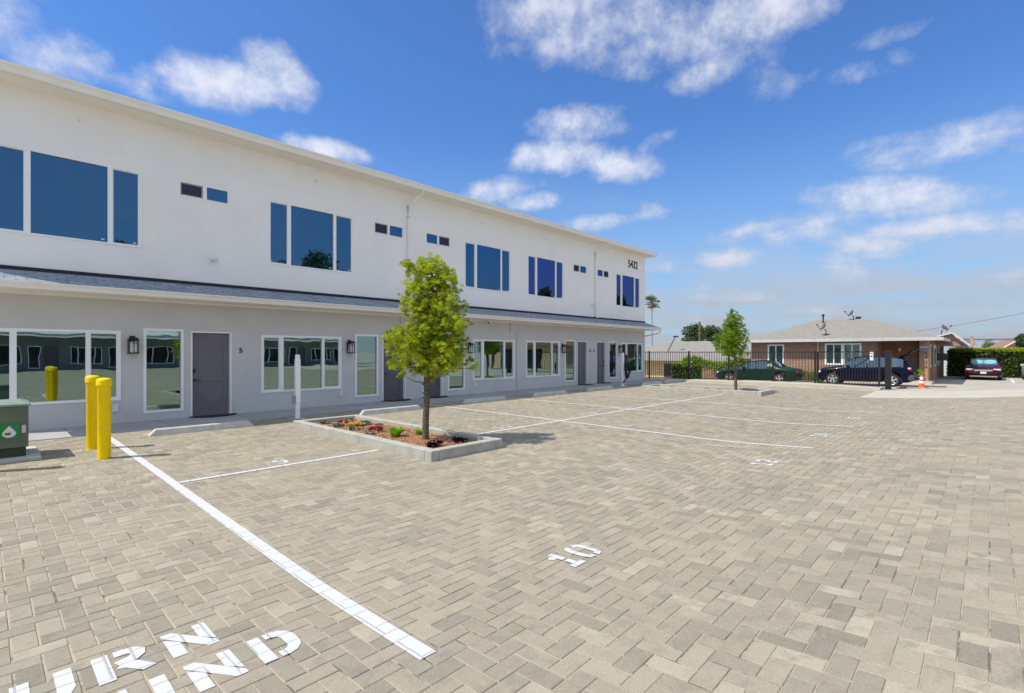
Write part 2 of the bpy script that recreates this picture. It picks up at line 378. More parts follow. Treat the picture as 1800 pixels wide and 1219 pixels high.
def shingle(name, a, b_, sx_=3.2, rough=.9, axis=0):
    m = bpy.data.materials.new(name); m.use_nodes = True
    t = NT(m.node_tree); b = t.n['Principled BSDF']
    pos = t.new('ShaderNodeNewGeometry').outputs['Position']
    br = t.new('ShaderNodeTexBrick')
    mp = t.new('ShaderNodeMapping'); t.l.new(pos, mp.inputs[0])
    if axis: mp.inputs['Rotation'].default_value = (0, 0, R(90))
    t.l.new(mp.outputs[0], br.inputs[0])
    br.inputs['Scale'].default_value = 1; br.inputs['Brick Width'].default_value = .3; br.inputs['Row Height'].default_value = .13
    br.inputs['Mortar Size'].default_value = .012
    br.inputs['Color1'].default_value = c4(a); br.inputs['Color2'].default_value = c4(b_); br.inputs['Mortar'].default_value = c4(tuple(x * .3 for x in b_))
    c = t.mix(t.ramp(t.noise(pos, 7, 5, .7), .3, .7), br.outputs[0], tuple((x + y) * .5 for x, y in zip(a, b_)))
    t.l.new(c, b.inputs['Base Color']); b.inputs['Roughness'].default_value = rough
    bn = t.new('ShaderNodeBump'); bn.inputs['Strength'].default_value = .6; bn.inputs['Distance'].default_value = .012
    t.l.new(t.m('SUBTRACT', t.noise(pos, 90, 3, .6), br.outputs[1]), bn.inputs['Height']); t.l.new(bn.outputs[0], b.inputs['Normal'])
    return m
M_SHING = shingle('blue_grey_shingles', (.40, .45, .50), (.20, .24, .30))
M_TANROOF = shingle('weathered_tan_shingles', (.36, .33, .27), (.27, .245, .20), axis=1)

def siding(name, a, step=.2, vertical=False):
    m = bpy.data.materials.new(name); m.use_nodes = True
    t = NT(m.node_tree); b = t.n['Principled BSDF']
    pos = t.new('ShaderNodeNewGeometry').outputs['Position']
    sp = t.new('ShaderNodeSeparateXYZ'); t.l.new(pos, sp.inputs[0])
    s = t.m('ADD', sp.outputs[0], sp.outputs[1]) if vertical else sp.outputs[2]
    fr = t.m('FRACT', t.m('DIVIDE', s, step))
    line = t.ramp(fr, .09 if not vertical else .05, 0.0)
    c = t.mix(t.ramp(t.noise(pos, 3, 5, .6), .35, .65), a, tuple(x * .86 for x in a))
    c = t.mix(t.m('MULTIPLY', line, .8), c, tuple(x * .42 for x in a))
    t.l.new(c, b.inputs['Base Color']); b.inputs['Roughness'].default_value = .8
    bn = t.new('ShaderNodeBump'); bn.inputs['Strength'].default_value = .8; bn.inputs['Distance'].default_value = .015
    t.l.new(t.m('SUBTRACT', 1.0, fr) if not vertical else t.m('SUBTRACT', 1.0, line), bn.inputs['Height']); t.l.new(bn.outputs[0], b.inputs['Normal'])
    return m
M_SIDING = siding('brown_lap_siding', (.36, .225, .155), .2)
M_PANEL = siding('brown_grooved_panelling', (.24, .11, .05), .62, True)
M_TANWALL = siding('tan_lap_siding', (.62, .46, .26), .25)

# ------------------------------------------------------------------ mesh builder
class MB:
    def __init__(s): s.v = []; s.f = []
    def quad(s, *p):
        n = len(s.v); s.v += [tuple(q) for q in p]; s.f.append(tuple(range(n, n + len(p))))
    def box(s, x0, x1, y0, y1, z0, z1):
        n = len(s.v)
        s.v += [(x0, y0, z0), (x1, y0, z0), (x1, y1, z0), (x0, y1, z0), (x0, y0, z1), (x1, y0, z1), (x1, y1, z1), (x0, y1, z1)]
        s.f += [(n, n + 3, n + 2, n + 1), (n + 4, n + 5, n + 6, n + 7), (n, n + 1, n + 5, n + 4), (n + 1, n + 2, n + 6, n + 5), (n + 2, n + 3, n + 7, n + 6), (n + 3, n, n + 4, n + 7)]
        return s
    def bbox(s, x0, x1, y0, y1, z0, z1, b=.01):
        """box with chamfered edges"""
        ring = lambda z, i: [(x0 + i, y0 + b + (0 if i else 0), z)]
        def oct_(i, z):
            a, c = x0 + i, x1 - i; d, e = y0 + i, y1 - i
            return [(a + b, d, z), (c - b, d, z), (c, d + b, z), (c, e - b, z), (c - b, e, z), (a + b, e, z), (a, e - b, z), (a, d + b, z)]
        rings = [oct_(b, z0), oct_(0, z0 + b), oct_(0, z1 - b), oct_(b, z1)]
        s.loft(rings, True, True); return s
    def loft(s, rings, cap0=False, cap1=False):
        n = len(s.v); k = len(rings[0])
        for r in rings: s.v += [tuple(p) for p in r]
        for i in range(len(rings) - 1):
            for j in range(k):
                a = n + i * k + j; b = n + i * k + (j + 1) % k
                s.f.append((a, b, b + k, a + k))
        if cap0: s.f.append(tuple(n + j for j in reversed(range(k))))
        if cap1: s.f.append(tuple(n + (len(rings) - 1) * k + j for j in range(k)))
        return s
    def lathe(s, cx, cy, prof, seg=20):
        s.loft([[(cx + r * math.cos(2 * math.pi * j / seg), cy + r * math.sin(2 * math.pi * j / seg), z) for j in range(seg)] for r, z in prof], True, True); return s
    def tube(s, pts, r, seg=8, r2=None):
        pts = [Vector(p) for p in pts]; rings = []
        up = Vector((0, 0, 1))
        for i, p in enumerate(pts):
            d = (pts[min(i + 1, len(pts) - 1)] - pts[max(i - 1, 0)]).normalized()
            a = d.cross(up)
            if a.length < .05: a = d.cross(Vector((1, 0, 0)))
            a.normalize(); b = d.cross(a)
            rr = r if r2 is None else r + (r2 - r) * i / (len(pts) - 1)
            rings.append([tuple(p + (a * math.cos(2 * math.pi * j / seg) + b * math.sin(2 * math.pi * j / seg)) * rr) for j in range(seg)])
        s.loft(rings, True, True); return s
    def prism(s, poly, axis, a, b):
        """poly of 2D points extruded along axis from a to b"""
        def P(p, t): return (t, p[0], p[1]) if axis == 0 else ((p[0], t, p[1]) if axis == 1 else (p[0], p[1], t))
        s.loft([[P(p, a) for p in poly], [P(p, b) for p in poly]], True, True); return s
    def cylx(s, x0, x1, y, z, r, seg=16, axis=1):
        """cylinder along y (axis=1) or x (axis=0)"""
        ring = lambda t: [((x0 * 0 + t, y + r * math.cos(2 * math.pi * j / seg), z + r * math.sin(2 * math.pi * j / seg)) if axis == 0 else (y + r * math.cos(2 * math.pi * j / seg), t, z + r * math.sin(2 * math.pi * j / seg))) for j in range(seg)]
        s.loft([ring(x0), ring(x1)], True, True); return s
    def build(s, name, mat, parent=None, off=(0, 0, 0), smooth=False, fix=True):
        me = bpy.data.meshes.new(name)
        o3 = off
        me.from_pydata([(p[0] - o3[0], p[1] - o3[1], p[2] - o3[2]) for p in s.v], [], s.f)
        me.materials.append(mat)
        if fix:
            import bmesh
            bm = bmesh.new(); bm.from_mesh(me); bmesh.ops.recalc_face_normals(bm, faces=bm.faces[:]); bm.to_mesh(me); bm.free()
        if smooth:
            for p in me.polygons: p.use_smooth = True
            if hasattr(me, 'set_sharp_from_angle'): me.set_sharp_from_angle(angle=R(38))
        o = bpy.data.objects.new(name, me); COL.objects.link(o)
        if parent is not None: o.parent = parent
        return o

def tag(o, label=None, cat=None, group=None, kind=None):
    if label: o['label'] = label
    if cat: o['category'] = cat
    if group: o['group'] = group
    if kind: o['kind'] = kind
    return o
def thing(name, label, cat, loc=(0, 0, 0), rz=0, group=None):
    o = bpy.data.objects.new(name, None); COL.objects.link(o)
    o.empty_display_size = .2; o.location = loc; o.rotation_euler = (0, 0, rz)
    return tag(o, label, cat, group)
def copy_thing(src, loc, rz, label, group=None):
    r = src.copy(); COL.objects.link(r); r.location = loc; r.rotation_euler = (0, 0, rz); r['label'] = label
    if group: r['group'] = group
    for ch in list(src.children):
        c = ch.copy(); COL.objects.link(c); c.parent = r
        for g in list(ch.children):
            d = g.copy(); COL.objects.link(d); d.parent = c
    return r
def text_mb(txt, size, depth=.01, bold=0.0):
    cu = bpy.data.curves.new('t', 'FONT'); cu.body = txt; cu.size = size; cu.extrude = depth; cu.offset = bold; cu.resolution_u = 4
    o = bpy.data.objects.new('t', cu); COL.objects.link(o)
    dg = bpy.context.evaluated_depsgraph_get()
    me = bpy.data.meshes.new_from_object(o.evaluated_get(dg))
    b = MB(); b.v = [tuple(v.co) for v in me.vertices]; b.f = [tuple(p.vertices) for p in me.polygons]
    bpy.data.objects.remove(o); bpy.data.meshes.remove(me); bpy.data.curves.remove(cu)
    return b

# ------------------------------------------------------------------ ground sheets
def frange(a, b, st):
    n = max(1, int(round((b - a) / st))); return [a + (b - a) * i / n for i in range(n + 1)]
def sheet(name, xs, ys, zfun, mat, keep=lambda x, y: True, skirt=0):
    b = MB(); idx = {}
    for i, x in enumerate(xs):
        for j, y in enumerate(ys): idx[i, j] = len(b.v); b.v.append((x, y, zfun(x, y)))
    used = set()
    for i in range(len(xs) - 1):
        for j in range(len(ys) - 1):
            if keep((xs[i] + xs[i + 1]) / 2, (ys[j] + ys[j + 1]) / 2):
                b.f.append((idx[i, j], idx[i + 1, j], idx[i + 1, j + 1], idx[i, j + 1])); used.add((i, j))
    if skirt:
        for (i, j) in used:
            for (di, dj, p, q) in ((-1, 0, (0, 0), (0, 1)), (1, 0, (1, 1), (1, 0)), (0, -1, (1, 0), (0, 0)), (0, 1, (0, 1), (1, 1))):
                if (i + di, j + dj) not in used:
                    a = b.v[idx[i + p[0], j + p[1]]]; c = b.v[idx[i + q[0], j + q[1]]]
                    b.quad(a, c, (c[0], c[1], c[2] - skirt), (a[0], a[1], a[2] - skirt))
    o = b.build(name, mat, fix=False)
    return tag(o, kind='structure')

M_GROUND = pmat('worn_asphalt_and_concrete', (.46, .43, .36), .92, (.40, .37, .31), .35, 8, .5, 30, dirt=((.30, .28, .23), .25, .5))
def gz(x, y):
    z = zf(x, y)
    if -30 < x < 24.7 and -27 < y < 25: z -= .07
    return z
gx = [-800, -300, -100, -50, -31, -30] + frange(-29, 24.7, 2)[0:] + frange(24.9, 36, .5) + [38, 42, 48, 56, 70, 100, 200, 400, 900]
gy = [-800, -300, -100, -50, -28, -27] + frange(-26, -4, 2) + frange(-3, 5, .5)[0:] + frange(6, 20, 1) + [24, 25, 30, 40, 60, 100, 300, 900]
sheet('ground', sorted(set(gx)), sorted(set(gy)), gz, M_GROUND)
lotx = frange(-12, 21, .5) + frange(21, 25.2, .5)[1:]
loty = frange(-26, -4, 1) + frange(-4, 3.3, .2)[1:] + frange(3.3, 5, .17)[1:] + frange(5, 12.4, .5)[1:]
BX0, BX1, BY0, BY1 = -5.0, 25.2, -4.0, 12.4      # within this area every paver is a real block
inlot = lambda x, y: not (x > 21 and y < 3.3)
sheet('far_paving', lotx, loty, zf, M_PAVER, lambda x, y: inlot(x, y) and not (BX0 < x < BX1 and BY0 < y < BY1))
sheet('joint_sand', lotx, loty, lambda x, y: zf(x, y) - .0055, M_SAND, lambda x, y: inlot(x, y) and BX0 < x < BX1 and BY0 < y < BY1)
def lay_pavers():
    wd = .1125; rnd = random.Random(77); V = []; F = []
    U = rnd.uniform
    for i in range(int(BX0 / wd) - 2, int(BX1 / wd) + 2):
        for j in range(int(BY0 / wd) - 2, int(BY1 / wd) + 2):
            k = (i - j) % 4
            if k == 0: x0, x1, y0, y1 = i * wd, (i + 2) * wd, j * wd, (j + 1) * wd
            elif k == 3: x0, x1, y0, y1 = i * wd, (i + 1) * wd, j * wd, (j + 2) * wd
            else: continue
            cx, cy = (x0 + x1) / 2, (y0 + y1) / 2
            xm = 21.0 if cy < 3.3 else BX1; ym = 3.3 if cx > 21 else BY0
            if cx < BX0 or cx > xm or cy < ym or cy > BY1: continue
            gpx, gpy = .0052 + U(-.0012, .0014), .0030 + U(-.001, .0010)
            x0 += gpx + U(-.0008, .0008); x1 -= gpx + U(-.0008, .0008); y0 += gpy + U(-.0008, .0008); y1 -= gpy + U(-.0008, .0008)
            x1 = min(x1, xm); y0 = max(y0, ym); y1 = min(y1, BY1 - .002); x0 = max(x0, BX0)
            if x1 - x0 < .02 or y1 - y0 < .02: continue
            h = U(-.0011, .0011); tx, ty = U(-.006, .006), U(-.006, .006); n = len(V); ch = .0032
            near = (cx * cx + cy * cy) < 90
            for (e, dz_) in (((0, -.009), (0, -ch), (ch, 0)) if near else ((0, -.007), (ch * .6, 0))):
                for (x, y) in ((x0 + e, y0 + e), (x1 - e, y0 + e), (x1 - e, y1 - e), (x0 + e, y1 - e)):
                    V.append((x, y, zf(x, y) + dz_ + h + tx * (x - cx) + ty * (y - cy)))
            m_ = 3 if near else 2
            for q in range(m_ - 1):
                a = n + 4 * q
                F += [(a, a + 1, a + 5, a + 4), (a + 1, a + 2, a + 6, a + 5), (a + 2, a + 3, a + 7, a + 6), (a + 3, a, a + 4, a + 7)]
            a = n + 4 * (m_ - 1); F.append((a, a + 1, a + 2, a + 3))
    b = MB(); b.v = V; b.f = F
    return tag(b.build('paved_parking_lot', M_BRICK, fix=False), kind='structure')
lay_pavers()
sheet('driveway_slab', frange(21, 24.8, .5), frange(-26, 3.3, .3), lambda x, y: zf(x, y) + .004, M_SLAB, skirt=.12)
sheet('walkway', frange(-12, 26.1, .5), frange(12.4, 14.0, .4), lambda x, y: zf(x, 12.6) + .012, M_WALK, skirt=.1)
b = MB()
for i, x in enumerate(frange(1.18, 25.2, 1.6)):
    z = zf(x, 12.6) + .0125
    b.box(x - .006, x + .006, 12.41, 13.99, z - .01, z + .0008)
tag(b.build('walkway_joint', pmat('dark_joint', (.16, .17, .17), .95)), kind='structure')
FB = [(3.25, .115), (4.6, .16), (5.9, .19), (7.5, .19), (9.6, .165), (11.6, .14), (14.6, .09)]
def fbase(y):
    for (a, c) in zip(FB, FB[1:]):
        if a[0] <= y <= c[0]: return a[1] + (c[1] - a[1]) * (y - a[0]) / (c[0] - a[0])
    return FB[0][1] if y < FB[0][0] else FB[-1][1]
b = MB()   # raised concrete strip under the fence
ys_ = frange(3.25, 14.6, .35)
b.loft([[(25.2, y, -.3), (25.2, y, fbase(y) - .012), (25.212, y, fbase(y)), (26.34, y, fbase(y)), (26.35, y, fbase(y) - .012), (26.35, y, -.4)] for y in ys_], True, True)
tag(b.build('concrete_strip', M_SLAB), kind='structure')

# ------------------------------------------------------------------ painted lines and stencils
b = MB()
def strip(x0, y0, x1, y1, wd, lift=.0038):
    L = math.hypot(x1 - x0, y1 - y0); n = max(1, int(L / .17)); dx, dy = (x1 - x0) / L, (y1 - y0) / L; nx, ny = -dy * wd / 2, dx * wd / 2
    for i in range(n):
        q = []
        for (t, sg) in ((i, -1), (i + 1, -1), (i + 1, 1), (i, 1)):
            x = x0 + (x1 - x0) * t / n + nx * sg; y = y0 + (y1 - y0) * t / n + ny * sg
            q.append((x, y, zf(x, y) + lift))
        b.quad(*q)
strip(1.60, 2.12, 1.63, 11.9, .105)
for X in (9.23, 12.42, 15.62): strip(X, 2.08, X, 12.38, .095)
strip(1.67, 7.24, 4.45, 7.24, .09, .005)
strip(6.2, 7.22, 19.1, 7.22, .09, .005)
strip(20.9, 7.2, 25.15, 7.2, .09, .005)
strip(23.3, 3.3, 23.3, 12.38, .09)
tag(b.build('parking_lines', M_PAINT, fix=False), kind='structure')
GL = {
 '0': [[(.30, .9), (.15, .86), (.1, .7), (.1, .3), (.15, .14), (.30, .1)], [(.40, .9), (.55, .86), (.6, .7), (.6, .3), (.55, .14), (.4, .1)]],
 '1': [[(.36, 0), (.36, .46)], [(.36, .53), (.36, 1)], [(.12, .09), (.27, .09)], [(.45, .09), (.6, .09)], [(.12, .72), (.27, .86)]],
 '2': [[(.1, .70), (.14, .85), (.35, .9), (.55, .84), (.6, .68), (.48, .5), (.14, .2)], [(.08, .09), (.64, .09)]],
 '3': [[(.12, .78), (.2, .9), (.5, .9), (.6, .75), (.5, .56), (.28, .54)], [(.28, .46), (.5, .44), (.6, .25), (.5, .1), (.2, .1), (.12, .22)]],
 '4': [[(.47, 0), (.47, 1)], [(.36, .9), (.1, .4)], [(.03, .3), (.36, .3)], [(.57, .3), (.68, .3)]],
 '5': [[(.6, .9), (.15, .9), (.12, .6)], [(.12, .52), (.45, .56), (.6, .4), (.55, .15), (.35, .1), (.1, .15)]],
 '6': [[(.58, .82), (.35, .9), (.15, .8), (.1, .5), (.1, .3), (.2, .1)], [(.32, .1), (.5, .1), (.6, .25), (.5, .45), (.25, .48)]],
 '7': [[(.08, .9), (.62, .9)], [(.58, .78), (.3, 0)]],
 '8': [[(.3, .9), (.14, .84), (.14, .62), (.3, .55)], [(.4, .9), (.56, .84), (.56, .62), (.4, .55)], [(.3, .46), (.1, .38), (.1, .16), (.3, .1)], [(.4, .46), (.6, .38), (.6, .16), (.4, .1)]],
 'T': [[(0, .9), (.3, .9)], [(.4, .9), (.7, .9)], [(.35, 0), (.35, .76)]],
 'U': [[(.1, 1), (.1, .3), (.17, .12), (.3, .1)], [(.4, .1), (.53, .12), (.6, .3), (.6, 1)]],
 'R': [[(.1, 0), (.1, 1)], [(.28, .9), (.42, .9), (.53, .87), (.6, .77), (.58, .65), (.5, .57), (.28, .5)], [(.3, .44), (.45, .36), (.64, 0)]],
 'N': [],
 'A': [[(.08, 0), (.28, .9)], [(.62, 0), (.42, .9)], [(.27, .3), (.43, .3)]],
 'D': [[(.1, 0), (.1, 1)], [(.28, .9), (.38, .9), (.49, .86), (.57, .77), (.6, .66), (.6, .34), (.57, .23), (.49, .14), (.38, .1), (.28, .1)]]}
GL['9'] = [[(.7 - x, 1 - y) for x, y in st] for st in GL['6']]; GL['O'] = GL['0']
def stencil(txt, x, y, H, wsc, pitch, bold=.19, name='stencil_number'):
    b = MB()
    for k, ch in enumerate(txt):
        if ch == 'N':
            for poly in (((0, 0), (.21, 0), (.21, .52), (0, .80)), ((0, .88), (0, 1), (.17, 1), (.7, .12), (.7, 0), (.53, 0)), ((.49, .47), (.7, .19), (.7, 1), (.49, 1))):
                b.quad(*[(x + k * pitch + a * H * wsc, y + c * H, zf(x, y + c * H) + .0042) for a, c in poly])
        for st in GL[ch]:
            L = []; Rr = []
            for i, p in enumerate(st):
                a = Vector(st[max(i - 1, 0)]); c = Vector(st[min(i + 1, len(st) - 1)]); d = (c - a).normalized(); n = Vector((-d.y, d.x))
                ext = Vector((0, 0))
                q = Vector(p)
                hw = bold / 2 * (1 + .0 * n.x)
                for lst, sg in ((L, 1), (Rr, -1)):
                    r = q + n * hw * sg
                    X = x + k * pitch + r.x * H * wsc; Y = y + min(1, max(0, r.y)) * H
                    lst.append((X, Y, zf(X, Y) + .0042))
            for i in range(len(st) - 1): b.quad(L[i], Rr[i], Rr[i + 1], L[i + 1])
    return tag(b.build(name, M_PAINT, fix=False), kind='structure')
stencil('10', 2.96, 2.20, .30, .95, .23)
stencil('12', 7.40, 2.17, .30, 1.0, .24)
stencil('14', 10.58, 2.16, .30, 1.0, .24)
stencil('16', 13.8, 2.16, .30, 1.0, .24)
stencil('18', 16.95, 2.16, .30, 1.0, .24)
stencil('20', 21.2, 3.9, .30, 1.0, .24)
stencil('9', 2.9, 7.36, .30, 1.0, .24)
stencil('11', 7.4, 7.36, .30, 1.0, .24)
stencil('13', 10.6, 7.36, .30, 1.0, .24)
stencil('15', 13.8, 7.36, .30, 1.0, .24)
stencil('17', 17.0, 7.36, .30, 1.0, .24)
stencil('19', 21.7, 7.36, .30, 1.0, .24)
stencil('TURN', -.21, 3.125, .305, 1.03, .303, .22, 'stencil_lettering')
stencil('AROUND', -.483, 2.70, .30, 1.03, .298, .22, 'stencil_lettering')

# ------------------------------------------------------------------ the white two-storey building
XA, XB, YW = -.35, 25.55, 14.0
lowwins = [(-.08, 2.13, .53, 2.07, (.40, .48, 1.53, 1.60)), (2.54, 3.33, .2, 2.14, ()), (5.10, 7.37, .51, 2.05, (5.58, 5.68, 6.77, 6.84)), (7.82, 8.62, .22, 2.14, ()),
           (11.43, 12.23, .23, 2.14, ()), (12.62, 14.89, .53, 2.07, (13.09, 13.19, 14.27, 14.35)), (15.60, 17.86, .53, 2.07, (16.11, 16.20, 17.27, 17.34)), (18.24, 19.03, .25, 2.14, ()),
           (21.85, 22.65, .26, 2.14, ()), (23.06, 25.31, .52, 2.08, (23.56, 23.65, 24.72, 24.79))]
doors = [(3.48, 4.38), (8.77, 9.64), (10.33, 11.20), (19.17, 20.03), (20.77, 21.63)]
upwins = [(.06, 2.50, 3.96, 5.68, (.60, .68, 1.90, 1.98)), (5.29, 7.75, 3.96, 5.68, (5.80, 5.88, 7.12, 7.20)), (12.22, 14.66, 3.97, 5.68, (12.74, 12.83, 14.10, 14.17)),
          (15.70, 18.13, 3.97, 5.67, (16.21, 16.30, 17.54, 17.62)), (22.54, 24.98, 3.98, 5.67, (23.05, 23.15, 24.38, 24.47))]
smwins = [(3.24, 4.31, 5.33, 5.68, (3.74, 3.82), 0), (8.47, 9.54, 5.33, 5.69, (8.96, 9.03), 0), (10.47, 11.53, 5.33, 5.69, (10.96, 11.03), 1), (18.87, 19.92, 5.33, 5.68, (19.34, 19.41), 0), (20.83, 21.86, 5.33, 5.68, (21.33, 21.40), 1)]

def wall_holes(x0, x1, z0, z1, y, holes, depth=.16, sgn=1):
    """front wall plane facing -Y with openings and reveals going inwards (+Y * sgn)"""
    b = MB()
    xs = sorted({x0, x1} | {h[0] for h in holes} | {h[1] for h in holes}); zs = sorted({z0, z1} | {h[2] for h in holes} | {h[3] for h in holes})
    for i in range(len(xs) - 1):
        for j in range(len(zs) - 1):
            cx, cz = (xs[i] + xs[i + 1]) / 2, (zs[j] + zs[j + 1]) / 2
            if any(h[0] < cx < h[1] and h[2] < cz < h[3] for h in holes): continue
            b.quad((xs[i], y, zs[j]), (xs[i + 1], y, zs[j]), (xs[i + 1], y, zs[j + 1]), (xs[i], y, zs[j + 1]))
    yb = y + depth * sgn
    for (a, c, d, e) in [h[:4] for h in holes]:
        b.quad((a, y, d), (a, yb, d), (a, yb, e), (a, y, e)); b.quad((c, y, d), (c, yb, d), (c, yb, e), (c, y, e))
        b.quad((a, y, e), (a, yb, e), (c, yb, e), (c, y, e)); b.quad((a, y, d), (a, yb, d), (c, yb, d), (c, y, d))
    return b
def window_parts(root, off, x0, x1, z0, z1, mull, glass, y, frame_mat, fr=.055, out=.018, screen=None, s=1, holein=.06, stickers=False):
    """frame mesh with its panes as a child; the frame stands a little proud of the wall"""
    f = MB(); ya, yb = sorted((y - out * s, y + .07 * s))
    f.box(x0, x1, ya, yb, z0, z0 + fr); f.box(x0, x1, ya, yb, z1 - fr, z1)
    f.box(x0, x0 + fr, ya, yb, z0 + fr, z1 - fr); f.box(x1 - fr, x1, ya, yb, z0 + fr, z1 - fr)
    ms = [(mull[i], mull[i + 1]) for i in range(0, len(mull), 2)]
    for (a, c) in ms: f.box(a, c, ya + .004, yb, z0 + fr, z1 - fr)
    edges = [x0 + fr] + [q for m_ in ms for q in m_] + [x1 - fr]
    # thin inner sash on the sliding panes
    sa, sb = sorted((y + .012 * s, y + .06 * s))
    for i in range(0, len(edges), 2):
        a, c = edges[i], edges[i + 1]
        if len(ms) == 2 and i in (0, 4):
            q = .022
            f.box(a, a + q, sa, sb, z0 + fr, z1 - fr); f.box(c - q, c, sa, sb, z0 + fr, z1 - fr)
            f.box(a + q, c - q, sa, sb, z0 + fr, z0 + fr + q); f.box(a + q, c - q, sa, sb, z1 - fr - q, z1 - fr)
    o = f.build('window', frame_mat, root, off)
    g = MB(); yg = y + .035 * s
    for i in range(0, len(edges), 2):
        g.quad((edges[i] - .005, yg, z0 + fr - .005), (edges[i + 1] + .005, yg, z0 + fr - .005), (edges[i + 1] + .005, yg, z1 - fr + .005), (edges[i] - .005, yg, z1 - fr + .005))
    g.build('pane', glass, o, off, fix=False)
    if screen is not None:
        i = screen * 2; a, c = edges[i], edges[i + 1]; ys0, ys1 = sorted((y + .008 * s, y + .016 * s)); q = .03
        h = MB(); h.box(a, a + q, ys0, ys1, z0 + fr, z1 - fr); h.box(c - q, c, ys0, ys1, z0 + fr, z1 - fr); h.box(a + q, c - q, ys0, ys1, z0 + fr, z0 + fr + q); h.box(a + q, c - q, ys0, ys1, z1 - fr - q, z1 - fr)
        h.build('screen_frame', pmat('tan_screen_frame', (.36, .34, .30), .6), o, off)
        h = MB(); yy = y + .02 * s; h.quad((a + q, yy, z0 + fr + q), (c - q, yy, z0 + fr + q), (c - q, yy, z1 - fr - q), (a + q, yy, z1 - fr - q)); h.build('screen', M_SCREEN, o, off, fix=False)
    if stickers:
        yy = y + .03 * s
        for k_ in range(0, len(edges), 2):
            h = MB()
            c = edges[k_ + 1] if k_ else edges[k_] + .12
            h.box(c - .11, c - .05, min(yy, yy + .002 * s), max(yy, yy + .002 * s), z0 + fr + .05, z0 + fr + .075)
            h.build('sticker', M_OUT, o, off)
    return o
def screen_mat():
    m = bpy.data.materials.new('insect_screen'); m.use_nodes = True
    t = NT(m.node_tree); t.n.clear(); out = t.new('ShaderNodeOutputMaterial')
    a = t.new('ShaderNodeBsdfTransparent'); d = t.new('ShaderNodeBsdfDiffuse'); d.inputs[0].default_value = (.06, .06, .065, 1)
    mx = t.new('ShaderNodeMixShader'); mx.inputs[0].default_value = .6; t.l.new(a.outputs[0], mx.inputs[1]); t.l.new(d.outputs[0], mx.inputs[2]); t.l.new(mx.outputs[0], out.inputs[0])
    return m
M_SCREEN = screen_mat()
def door_parts(root, off, x0, x1, z0, z1, y, mat, s=1, handle_left=True):
    b = MB(); yd = y + .10 * s; yt = yd + .04 * s
    def bx(a, c, p, q, d, e): b.box(a, c, min(p, q), max(p, q), d, e)
    st = .13; L, Rr = x0 + .035, x1 - .035
    bx(L, L + st, yd, yt, z0 + .01, z1 - .035); bx(Rr - st, Rr, yd, yt, z0 + .01, z1 - .035)
    zr = [(z0 + .01, z0 + .24), (z0 + .86, z0 + 1.02), (z1 - .17, z1 - .035)]
    for a, c in zr: bx(L + st, Rr - st, yd, yt, a, c)
    bx(L + st, Rr - st, yd + .016 * s, yt, z0 + .24, z0 + .86); bx(L + st, Rr - st, yd + .016 * s, yt, z0 + 1.02, z1 - .17)
    o = b.build('door', mat, root, off)
    b = MB()
    bx(x0, x0 + .033, y - .012 * s, yt, z0, z1); bx(x1 - .033, x1, y - .012 * s, yt, z0, z1); bx(x0 + .033, x1 - .033, y - .012 * s, yt, z1 - .033, z1)
    b.build('door_frame', M_VINYL, root, off)
    hx = x0 + .09 if handle_left else x1 - .09; dr = 1 if handle_left else -1
    b = MB(); b.cylx(yd, yd - .05 * s, hx, z0 + .90, .026, 12)
    b.tube([(hx, yd - .05 * s, z0 + .90), (hx + dr * .13, yd - .05 * s, z0 + .895)], .009, 8)
    b.build('handle', M_BLACK, o, off)
    b = MB(); bx(hx - .03, hx + .03, yd - .02 * s, yd, z0 + 1.07, z0 + 1.17); b.build('deadbolt', M_BLACK, o, off)
    return o

OFF = (0, 14.0, 0)
bld = thing('two_storey_building', 'long two storey building, white above, grey below, with a lean-to shingle roof', 'building', OFF)
holes = [w_[:4] for w_ in lowwins] + [(a, c, .012, 2.10) for a, c in doors]
wall_holes(XA, XB, -.12, 3.21, YW, [(a + .01, c - .01, d + .01, e - .01) for a, c, d, e in holes]).build('lower_wall', M_GREY, bld, OFF, fix=False)
uh = [w_[:4] for w_ in upwins] + [w_[:4] for w_ in smwins]
wall_holes(XA, XB, 3.21, 6.95, YW, [(a + .01, c - .01, d + .01, e - .01) for a, c, d, e in uh]).build('upper_wall', M_WHITE, bld, OFF, fix=False)
b = MB()
for (z0, z1, mt, nm) in ((-.12, 3.21, M_GREY, 'lower_side_wall'), (3.21, 6.95, M_WHITE, 'upper_side_wall')):
    b = MB()
    b.quad((XB, YW, z0), (XB, 24, z0), (XB, 24, z1), (XB, YW, z1)); b.quad((XA, 24, z0), (XA, YW, z0), (XA, YW, z1), (XA, 24, z1)); b.quad((XB, 24, z0), (XA, 24, z0), (XA, 24, z1), (XB, 24, z1))
    b.build(nm, mt, bld, OFF, fix=False)
# rooms behind the glass
b = MB()
for z0, z1 in ((0.0, 2.75), (3.3, 6.2)):
    b.quad((XA + .1, 14.17, z0), (XB - .1, 14.17, z0), (XB - .1, 18.5, z0), (XA + .1, 18.5, z0)); b.quad((XA + .1, 14.17, z1), (XB - .1, 14.17, z1), (XB - .1, 18.5, z1), (XA + .1, 18.5, z1))
    b.quad((XA + .1, 18.5, z0), (XB - .1, 18.5, z0), (XB - .1, 18.5, z1), (XA + .1, 18.5, z1))
    for x in (XA + .1, 4.9, 10.0, 15.05, 20.4, XB - .1): b.quad((x, 14.17, z0), (x, 18.5, z0), (x, 18.5, z1), (x, 14.17, z1))
b.build('interior', pmat('room_plaster', (.62, .60, .56), .9, (.55, .53, .50), 1.5, 3), bld, OFF, fix=False)
for (x0, x1, z0, z1, mu) in lowwins: window_parts(bld, OFF, x0, x1, z0, z1, mu, M_GLASS_LOW, YW, M_VINYL)
